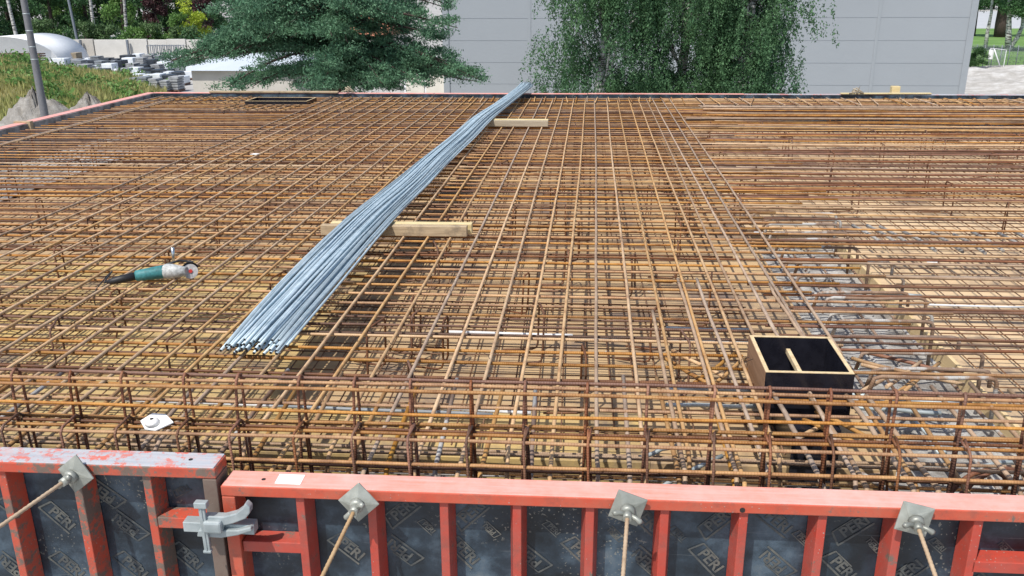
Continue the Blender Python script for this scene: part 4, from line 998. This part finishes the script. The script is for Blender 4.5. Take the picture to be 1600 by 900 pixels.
# ------------------------------------------------------------------ trees
def leafquads(C, size, aspect=.5, rng=rs, droop=None):
    n = len(C); d = rng.normal(size=(n, 3))
    if droop is not None: d = d*(1-droop)+np.array([0, 0, -1.])*droop*1.6
    d /= np.linalg.norm(d, axis=1)[:, None]; e = np.cross(d, rng.normal(size=(n, 3))); e /= np.linalg.norm(e, axis=1)[:, None]+1e-9
    s_ = (size*rng.uniform(.6, 1.3, n))[:, None]; w_ = s_*aspect
    return np.stack([C-e*w_*.5, C+d*s_*.5-e*w_*.35, C+d*s_, C+d*s_*.5+e*w_*.5], 1).reshape(-1, 3)
def blob(n, c, r, rng=rs, shell=.5):
    d = rng.normal(size=(n, 3)); d /= np.linalg.norm(d, axis=1)[:, None]; k = (shell+(1-shell)*rng.uniform(0, 1, n))[:, None]
    return np.array(c)+d*k*np.array(r)
def limb(a, b_, r0, r1, sag=0., n=6, kink=.0):
    a, b_ = Vector(a), Vector(b_); pts = []
    for i in range(n+1):
        t_ = i/n; pts.append(a.lerp(b_, t_)+Vector((U(-kink, kink), U(-kink, kink), sag*4*t_*(1-t_)+U(-kink, kink)*.5)))
    return pts, [r0+(r1-r0)*i/n for i in range(n+1)]
# pine
D = 30.; bpt = at(527, 140, D); bx = bpt.x; root = empty('pine_tree', (bx, D, GZ)); tag(root, 'broad dark green pine with spreading drooping branches, reddish trunk', 'tree')
tr = MB(); tz = [GZ, GZ+1.2, GZ+2.5, -.9, .2, 1.6, 4, 6.5]
tr.tube([Vector((bx+.12*sin(z_*1.1), D+.1*cos(z_), z_)) for z_ in tz], [.34, .29, .27, .25, .23, .2, .13, .05], 12).build('trunk', M['bark_pine'], root)
# forked second stem
MB().tube([Vector((bx-.05, D, -.7)), Vector((bx-.5, D, .1)), Vector((bx-.75, D+.1, 1.5)), Vector((bx-.9, D, 4.5))], [.2, .17, .15, .07], 10).build('trunk', M['bark_pine'], root)
lm = MB(); CC = []
# branch tips: px,py visible outline targets + random
tips = [(258, 100), (275, 94), (330, 60), (300, 92), (345, 25), (370, 84), (350, 137), (385, 134), (330, 82), (420, 60), (395, 45), (430, 84), (535, 128), (555, 118), (490, 118), (500, 138), (548, 140), (575, 140), (525, 136), (620, 138), (515, 95), (540, 20), (535, 60), (375, 30), (450, 25), (480, 85), (470, 130), (730, 122), (742, 126), (700, 95), (715, 45), (700, 15), (690, 60), (665, 105), (640, 60), (650, 20), (620, 100), (600, 60), (585, 25), (560, 75), (610, 134), (560, 45), (650, 130), (590, 128), (500, 20), (510, 60),
        (310, 75), (395, 20), (680, 125), (460, 60), (620, 30), (550, 10), (725, 118), (340, 90), (375, 50)]
for (px, py) in tips:
    for rep in range(2):
        DD = D+U(-3.2, 3.2)*(.5 if abs(px-520) > 170 else 1); e = at(px+U(-12, 12), py+U(-6, 6), DD)
        z0 = min(max(e.z+U(-.2, .9)+abs(e.x-bx)*.12, -1.4), 3); a_ = Vector((bx, D, z0)); pts, rr_ = limb(a_, e, .04+.009*abs(e.x-bx), .012, .25, 7, .06)
        lm.tube(pts, rr_, 5, False)
        L = (e-a_).length; nb = 15 if L > 3 else 12
        for k_ in range(nb):
            t_ = .30+.70*(k_+1)/nb; i0 = min(int(t_*7), 6); c_ = pts[i0].lerp(pts[i0+1], t_*7-i0); r_ = U(.22, .5)
            off = Vector((U(-.4, .4), U(-.5, .5), U(-.05, .22)))
            CC.append(blob(135, c_+off, (r_*1.2, r_*1.2, r_*.5), shell=.1))
for k_ in range(170):      # upper crown, above the picture
    z_ = U(1.5, 7.2); r_ = 3.9*(1-(z_-1.5)/7); a_ = U(0, 2*pi); q = r_*U(.3, 1)
    CC.append(blob(70, (bx+cos(a_)*q, D+sin(a_)*q, z_), (.7, .7, .3), shell=.2))
lm.build('limb', M['bark_dark'], root)
quads('crown', M['leaf_pine'], leafquads(np.concatenate(CC), .10, .42), root, (bx, D, GZ))
# birch (weeping)
def birch(px, D, half_px, seed, label, hz=4.5, strands=900, first=True):
    q = np.random.RandomState(seed); b_ = at(px, 140, D); bx = b_.x; hw_ = half_px*D/F; root = empty('birch_tree', (bx, D, GZ)); tag(root, label, 'tree', 'weeping birches before the warehouse')
    MB().tube([Vector((bx+.15*sin(z_), D, z_)) for z_ in (GZ, -2, 0, 2, hz, hz+1.5)], [.2, .17, .14, .1, .06, .02], 10).build('trunk', M['bark_birch'], root)
    lm = MB(); C = []
    for k_ in range(26):
        a_ = 2*pi*k_/26*3.1; z0 = U(-1.2, hz); rr_ = hw_*U(.4, .72); e = Vector((bx+cos(a_)*rr_, D+sin(a_)*rr_*.8, min(z0+U(.8, 2.2), hz+1)))
        pts, rad_ = limb((bx, D, z0), e, .05, .012, .3, 6, .05); lm.tube(pts, rad_, 5, False)
    for lb in range(110):
        la = q.uniform(0, 2*pi); lr = hw_*.82*(q.uniform(.1, .92)**.6); lt = q.uniform(-1.8, hz+.8)
        if lt > 2.2: lr *= max(.3, 1-(lt-2.2)/5)
        lx, ly = bx+cos(la)*lr, D+sin(la)*lr*.85; lw = q.uniform(.18, .42); bulge = q.uniform(.5, 1.)
        for k_ in range(13):
            top = lt+q.normal(0, .16); L = q.uniform(.5, 1.5)*bulge; n_ = int(L*62)+8
            x_ = lx+q.normal(0, lw); y_ = ly+q.normal(0, lw); bot = max(top-L, GZ+1.2); tt = q.uniform(0, 1, n_)**.85; ow = .22*L*np.sqrt(tt)
            C.append(np.stack([x_+cos(la)*ow+q.normal(0, .045, n_), y_+sin(la)*ow+q.normal(0, .045, n_), top+(bot-top)*tt+q.normal(0, .03, n_)], 1))
        C.append(blob(150, (lx, ly, lt), (lw*1.5, lw*1.5, lw*.9), q, .3))
    for k_ in range(60):
        a_ = q.uniform(0, 2*pi); rr_ = hw_*q.uniform(.1, .92); z_ = q.uniform(-2.6, hz); s_ = q.uniform(.25, .6)
        C.append(blob(230, (bx+cos(a_)*rr_, D+sin(a_)*rr_*.85, z_), (s_, s_, s_*1.3), q, .2))
    lm.build('limb', M['bark_birch'], root)
    quads('crown', M['leaf_birch'], leafquads(np.concatenate(C), .072, .6, q, .5), root, (bx, D, GZ))
birch(940, 25.5, 112, 11, 'left weeping birch hiding the left joint of the warehouse wall', strands=900)
birch(1065, 27., 105, 12, 'middle weeping birch, a little behind the other two', strands=800)
birch(1158, 25., 90, 13, 'right weeping birch before the warehouse', strands=900)

# generic broadleaf variants for the far wood
def crown_mesh(seed, r, h_, n, size, low=0.):
    q = np.random.RandomState(seed); C = []
    for k_ in range(26):
        a_ = q.uniform(0, 2*pi); z_ = low+q.uniform(.12, 1)*(h_-low); e = r*(1-.5*abs((z_-low)/(h_-low)-.45)*1.6)*q.uniform(.2, .95)
        s_ = q.uniform(.5, 1.)*r*.42; C.append(blob(n//26, (cos(a_)*e, sin(a_)*e, z_), (s_, s_, s_*.7), q, .45))
    return leafquads(np.concatenate(C), size, .6, q)
cm = {}
def tree(px, D, kind, label, sc_=1., trunk='bark_dark', group=None, name='tree', tr_px=None, pz=None):
    spec = {'forest': ('leaf_forest', 3.2, 8.2, 5200, .34, .4), 'light': ('leaf_light', 2.6, 7.2, 4200, .32, 1.0), 'purple': ('leaf_purple', 2.1, 6.6, 4200, .26, .0), 'yellow': ('leaf_yellow', 2.0, 4.8, 3600, .24, .0),
            'mid': ('leaf_mid', 2.8, 6.5, 4200, .32, .2), 'shrub': ('leaf_mid', 1.5, 2.4, 2400, .2, 0), 'shrub_light': ('leaf_light', 1.4, 2.0, 2200, .18, 0), 'shrub_dark': ('leaf_forest', 1.4, 2.0, 2200, .18, 0), 'ball': ('leaf_hedge', .62, 1.15, 4200, .07, .0), 'flower': ('petal_yellow', 1.1, 1.2, 420, .10, .1)}[kind]
    if kind not in cm:
        V_ = crown_mesh(len(cm)+40, *spec[1:3], spec[3], spec[4], spec[5]); o_ = quads('crown', M[spec[0]], V_); cm[kind] = o_.data; bpy.data.objects.remove(o_)
    b_ = at(px, 60, D); b_.z = GZ; root = empty(name, b_); tag(root, label, 'shrub' if 'shrub' in kind or kind in ('ball', 'flower') else 'tree', group)
    cr = bpy.data.objects.new('crown', cm[kind]); COL.objects.link(cr); cr.parent = root; cr.scale = (sc_*U(.9, 1.1),)*2+(sc_*U(.95, 1.1),); cr.rotation_euler = (0, 0, U(0, 6.28))
    h_ = spec[2]*sc_
    MB().tube([b_, b_+Vector((U(-.1, .1), 0, h_*.45)), b_+Vector((U(-.3, .3), 0, h_*.92))], [.035*h_ if kind in ('forest', 'light', 'mid', 'purple') else .03, .024*h_ if kind not in ('ball',) else .02, .01], 8).build('trunk', M[trunk], root)
    return root
row = [(-25, 92, 'forest'), (18, 97, 'forest'), (52, 99, 'mid'), (85, 96, 'forest'), (112, 101, 'light'), (140, 98, 'forest'), (168, 103, 'forest'), (196, 97, 'light'), (222, 104, 'forest'), (262, 106, 'forest'), (290, 108, 'light'), (330, 104, 'forest'),
       (-5, 112, 'forest'), (40, 114, 'forest'), (80, 116, 'light'), (120, 113, 'forest'), (160, 117, 'forest'), (205, 115, 'forest'), (248, 118, 'forest'), (300, 116, 'forest'), (345, 114, 'forest'), (390, 112, 'mid'), (430, 108, 'forest')]
desc = {'forest': 'dark green broadleaf tree', 'mid': 'dull green bushy tree', 'light': 'lighter green leafy tree'}
for i, (px, D, kd) in enumerate(row):
    tree(px, D, kd, f'{desc[kd]} in the wood behind the yard, {"front" if i < 12 else "back"} rank, {ordi(i+1 if i < 12 else i-11)} from left', 1., group='trees of the wood behind the yard')
for i, (px0, px1, D, lb) in enumerate(((28, 12, 84, 'white-barked birch stem behind the white tent'), (148, 141, 86, 'white-barked birch stem left of the wood clearing'), (197, 194, 87, 'white-barked birch stem beside the purple tree'))):
    b_ = at(px0, 60, D); b_.z = GZ; tp = at(px1, 0, D); root = empty('birch_tree', b_); tag(root, lb, 'tree', 'white birch stems at the wood edge'); tt = (6.5-GZ)/(tp.z-GZ); e = b_+(tp-b_)*tt
    MB().tube([b_.lerp(e, k_/6) for k_ in range(7)], [.2, .18, .16, .14, .11, .08, .04], 8).build('trunk', M['bark_birch'], root)
    V_ = leafquads(np.concatenate([blob(160, e+Vector((U(-1.6, 1.6), U(-1.2, 1.2), U(-3.4, .6))), (.7, .7, .6)) for k_ in range(10)]), .22, .6); quads('crown', M['leaf_light'], V_, root, tuple(b_))
tree(247, 88, 'purple', 'purple-leaved dark tree behind the yard wall', .95, name='purple_tree')
tree(315, 96, 'purple', 'reddish-leaved tree behind the yellow bush', .9, name='purple_tree')
tree(300, 86, 'yellow', 'bright yellow-green bush left of the pine', .95, name='yellow_bush'); tree(283, 87, 'light', 'light green small tree beside the yellow bush', .55, name='small_tree')
for i, (px, D, kd, s_) in enumerate(((55, 82, 'shrub_light', 1.0), (68, 82, 'shrub', 1.1), (84, 83, 'shrub_light', .95), (100, 82, 'shrub_dark', .95), (118, 82.5, 'shrub_dark', 1.05), (134, 82, 'shrub', 1.05), (152, 82, 'shrub', .9), (170, 82.5, 'shrub', 1.0), (186, 82, 'shrub_dark', .95), (203, 81.5, 'shrub_light', 1.15), (219, 82, 'shrub_light', 1.05), (236, 82, 'shrub', 1.), (252, 82.5, 'shrub_light', .95), (268, 82, 'shrub_light', .9), (285, 82, 'shrub', 1.0), (302, 82, 'shrub_dark', 1.1))):
    tree(px, D, kd, f'garden shrub behind the yard wall, {ordi(i+1)} from the left', s_*1.12, name='shrub', group='shrubs behind the yard wall')
for i, (px, D, s_) in enumerate(((58, 80.6, 1.), (210, 80.2, .9), (206, 80.3, 1.3), (232, 80.5, 1.2), (268, 84.6, 1.6), (247, 80.3, .9))):
    tree(px, D, 'flower', f'yellow flowering clump behind the yard wall, {ordi(i+1)} of six', s_*.95, name='flower_bush', group='yellow flower clumps')

# ------------------------------------------------------------------ right background
for i, (px, D, s_) in enumerate(((1517, 72.5, .8), (1523, 72.4, .95), (1535, 71.8, 1.25))):
    tree(px, D, 'ball', ('small clipped round bush nearest the warehouse', 'middle clipped round bush of three', 'largest clipped round bush beside the wire gate')[i], s_, name='round_bush', group='clipped round bushes')
# fence posts + mesh wires
fp = [(1500, 90), (1545, 95), (1572, 97), (1596, 101), (1622, 105)]
root = empty('wire_fence', at(1560, 95, 73)); root.location.z = GZ; tag(root, 'thin wire mesh fence between the gravel yard and the lawn', 'fence')
fx = [at(1490+i*13, 60, 73.8-i*.25) for i in range(18)]
for i, p_ in enumerate(fx): MB().tube([Vector((p_.x, p_.y, GZ)), Vector((p_.x, p_.y, GZ+1.75))], .028, 6).build('post', M['steel_rack'], root)
mb = MB()
for z_ in np.arange(.1, 1.75, .2): mb.tube([Vector((p_.x, p_.y, GZ+z_)) for p_ in fx], .006, 4)
a0, a1 = fx[0], fx[-1]; nn = 150
for i in range(nn): p_ = a0.lerp(a1, i/nn); mb.tube([Vector((p_.x, p_.y, GZ+.08)), Vector((p_.x, p_.y, GZ+1.7))], .006, 4)
mb.build('wire_mesh', M['steel_rack'], root)
g0 = at(1546, 90, 71.6); g1 = at(1570, 93, 71.2); root = empty('wire_gate', (g0.x, g0.y, GZ)); tag(root, 'leaning pale tube-framed gate leaf with diagonal brace', 'gate')
def gq(t_, z_): p_ = g0.lerp(g1, t_); return Vector((p_.x, p_.y, GZ+z_))
MB().tube([gq(0, .05), gq(0, 1.55), gq(1, 1.45), gq(1, .0), gq(0, .05)], .035, 6).build('frame', M['conduit_white'], root)
MB().tube([gq(.22, 1.5), gq(.85, .05)], .045, 6).build('brace', M['conduit_white'], root)
mb = MB()
for t_ in np.linspace(.05, .95, 14): mb.tube([gq(t_, .06), gq(t_, 1.46)], .008, 4)
mb.build('infill', M['galv_cast'], root)
MB().box(gq(.06, 1.1), (.35, .04, .7)).build('sheet', M['plastic_white'], root)
# lawn trees
def lawn_tree(pts, rad_, m, crown, label, seed):
    P_ = [at(x, y, D_) for x, y, D_ in pts]; P_[0].z = GZ; root = empty('lawn_tree', P_[0]); tag(root, label, 'tree', 'trees on the lawn')
    MB().tube(P_, rad_, 9).build('trunk', M[m], root); q = np.random.RandomState(seed)
    if crown:
        C = [blob(220, at(x+q.uniform(-s_, s_), y+q.uniform(-8, 8), D_+q.uniform(-2, 2)), (1.1, 1.1, .7), q, .3) for x, y, D_, s_, n_ in crown for _ in range(n_)]
        quads('crown', M['leaf_forest'], leafquads(np.concatenate(C), .22, .6, q), root, tuple(P_[0]))
lawn_tree([(1566, 52, 118), (1566, 35, 118), (1568, 15, 118), (1570, -10, 118), (1570, -60, 118)], [.95, .8, .65, .6, .4], 'bark_dark', [(1565, -4, 118, 24, 22), (1568, -45, 118, 45, 30)], 'thick dark-trunked tree standing farthest on the lawn', 5)
lawn_tree([(1577, 68, 92), (1576, 50, 92), (1577, 25, 92), (1578, -10, 92), (1575, -60, 92)], [.35, .26, .2, .17, .08], 'bark_birch', [(1590, 8, 93, 16, 16), (1575, -45, 92, 30, 20)], 'forked birch stem on the lawn behind the gate', 6)
lawn_tree([(1578, 64, 92), (1590, 58, 92), (1598, 40, 92), (1600, 10, 92), (1603, -50, 92)], [.22, .2, .18, .15, .08], 'bark_birch', [(1598, 12, 92, 8, 10), (1605, -30, 92, 20, 14)], 'leaning right arm of the forked birch behind the gate', 7)
lawn_tree([(1541, 66, 93), (1543, 50, 93), (1549, 20, 93), (1551, -10, 93), (1552, -60, 93)], [.2, .17, .13, .11, .05], 'bark_birch', [(1545, -45, 93, 20, 14)], 'slim pale birch on the lawn between warehouse and gate', 8)
lawn_tree([(1525, 24, 120), (1526, 10, 120), (1529, -30, 120)], [.3, .28, .2], 'bark_dark', [(1532, 2, 120, 9, 14), (1528, -30, 120, 20, 12)], 'dark tree partly hidden by the warehouse corner', 9)
for i in range(9):
    tree(1500+i*22, 262+U(-6, 6), 'forest', f'distant tree beyond the pale road, {ordi(i+1)} from the left', 1.7, group='trees beyond the road')
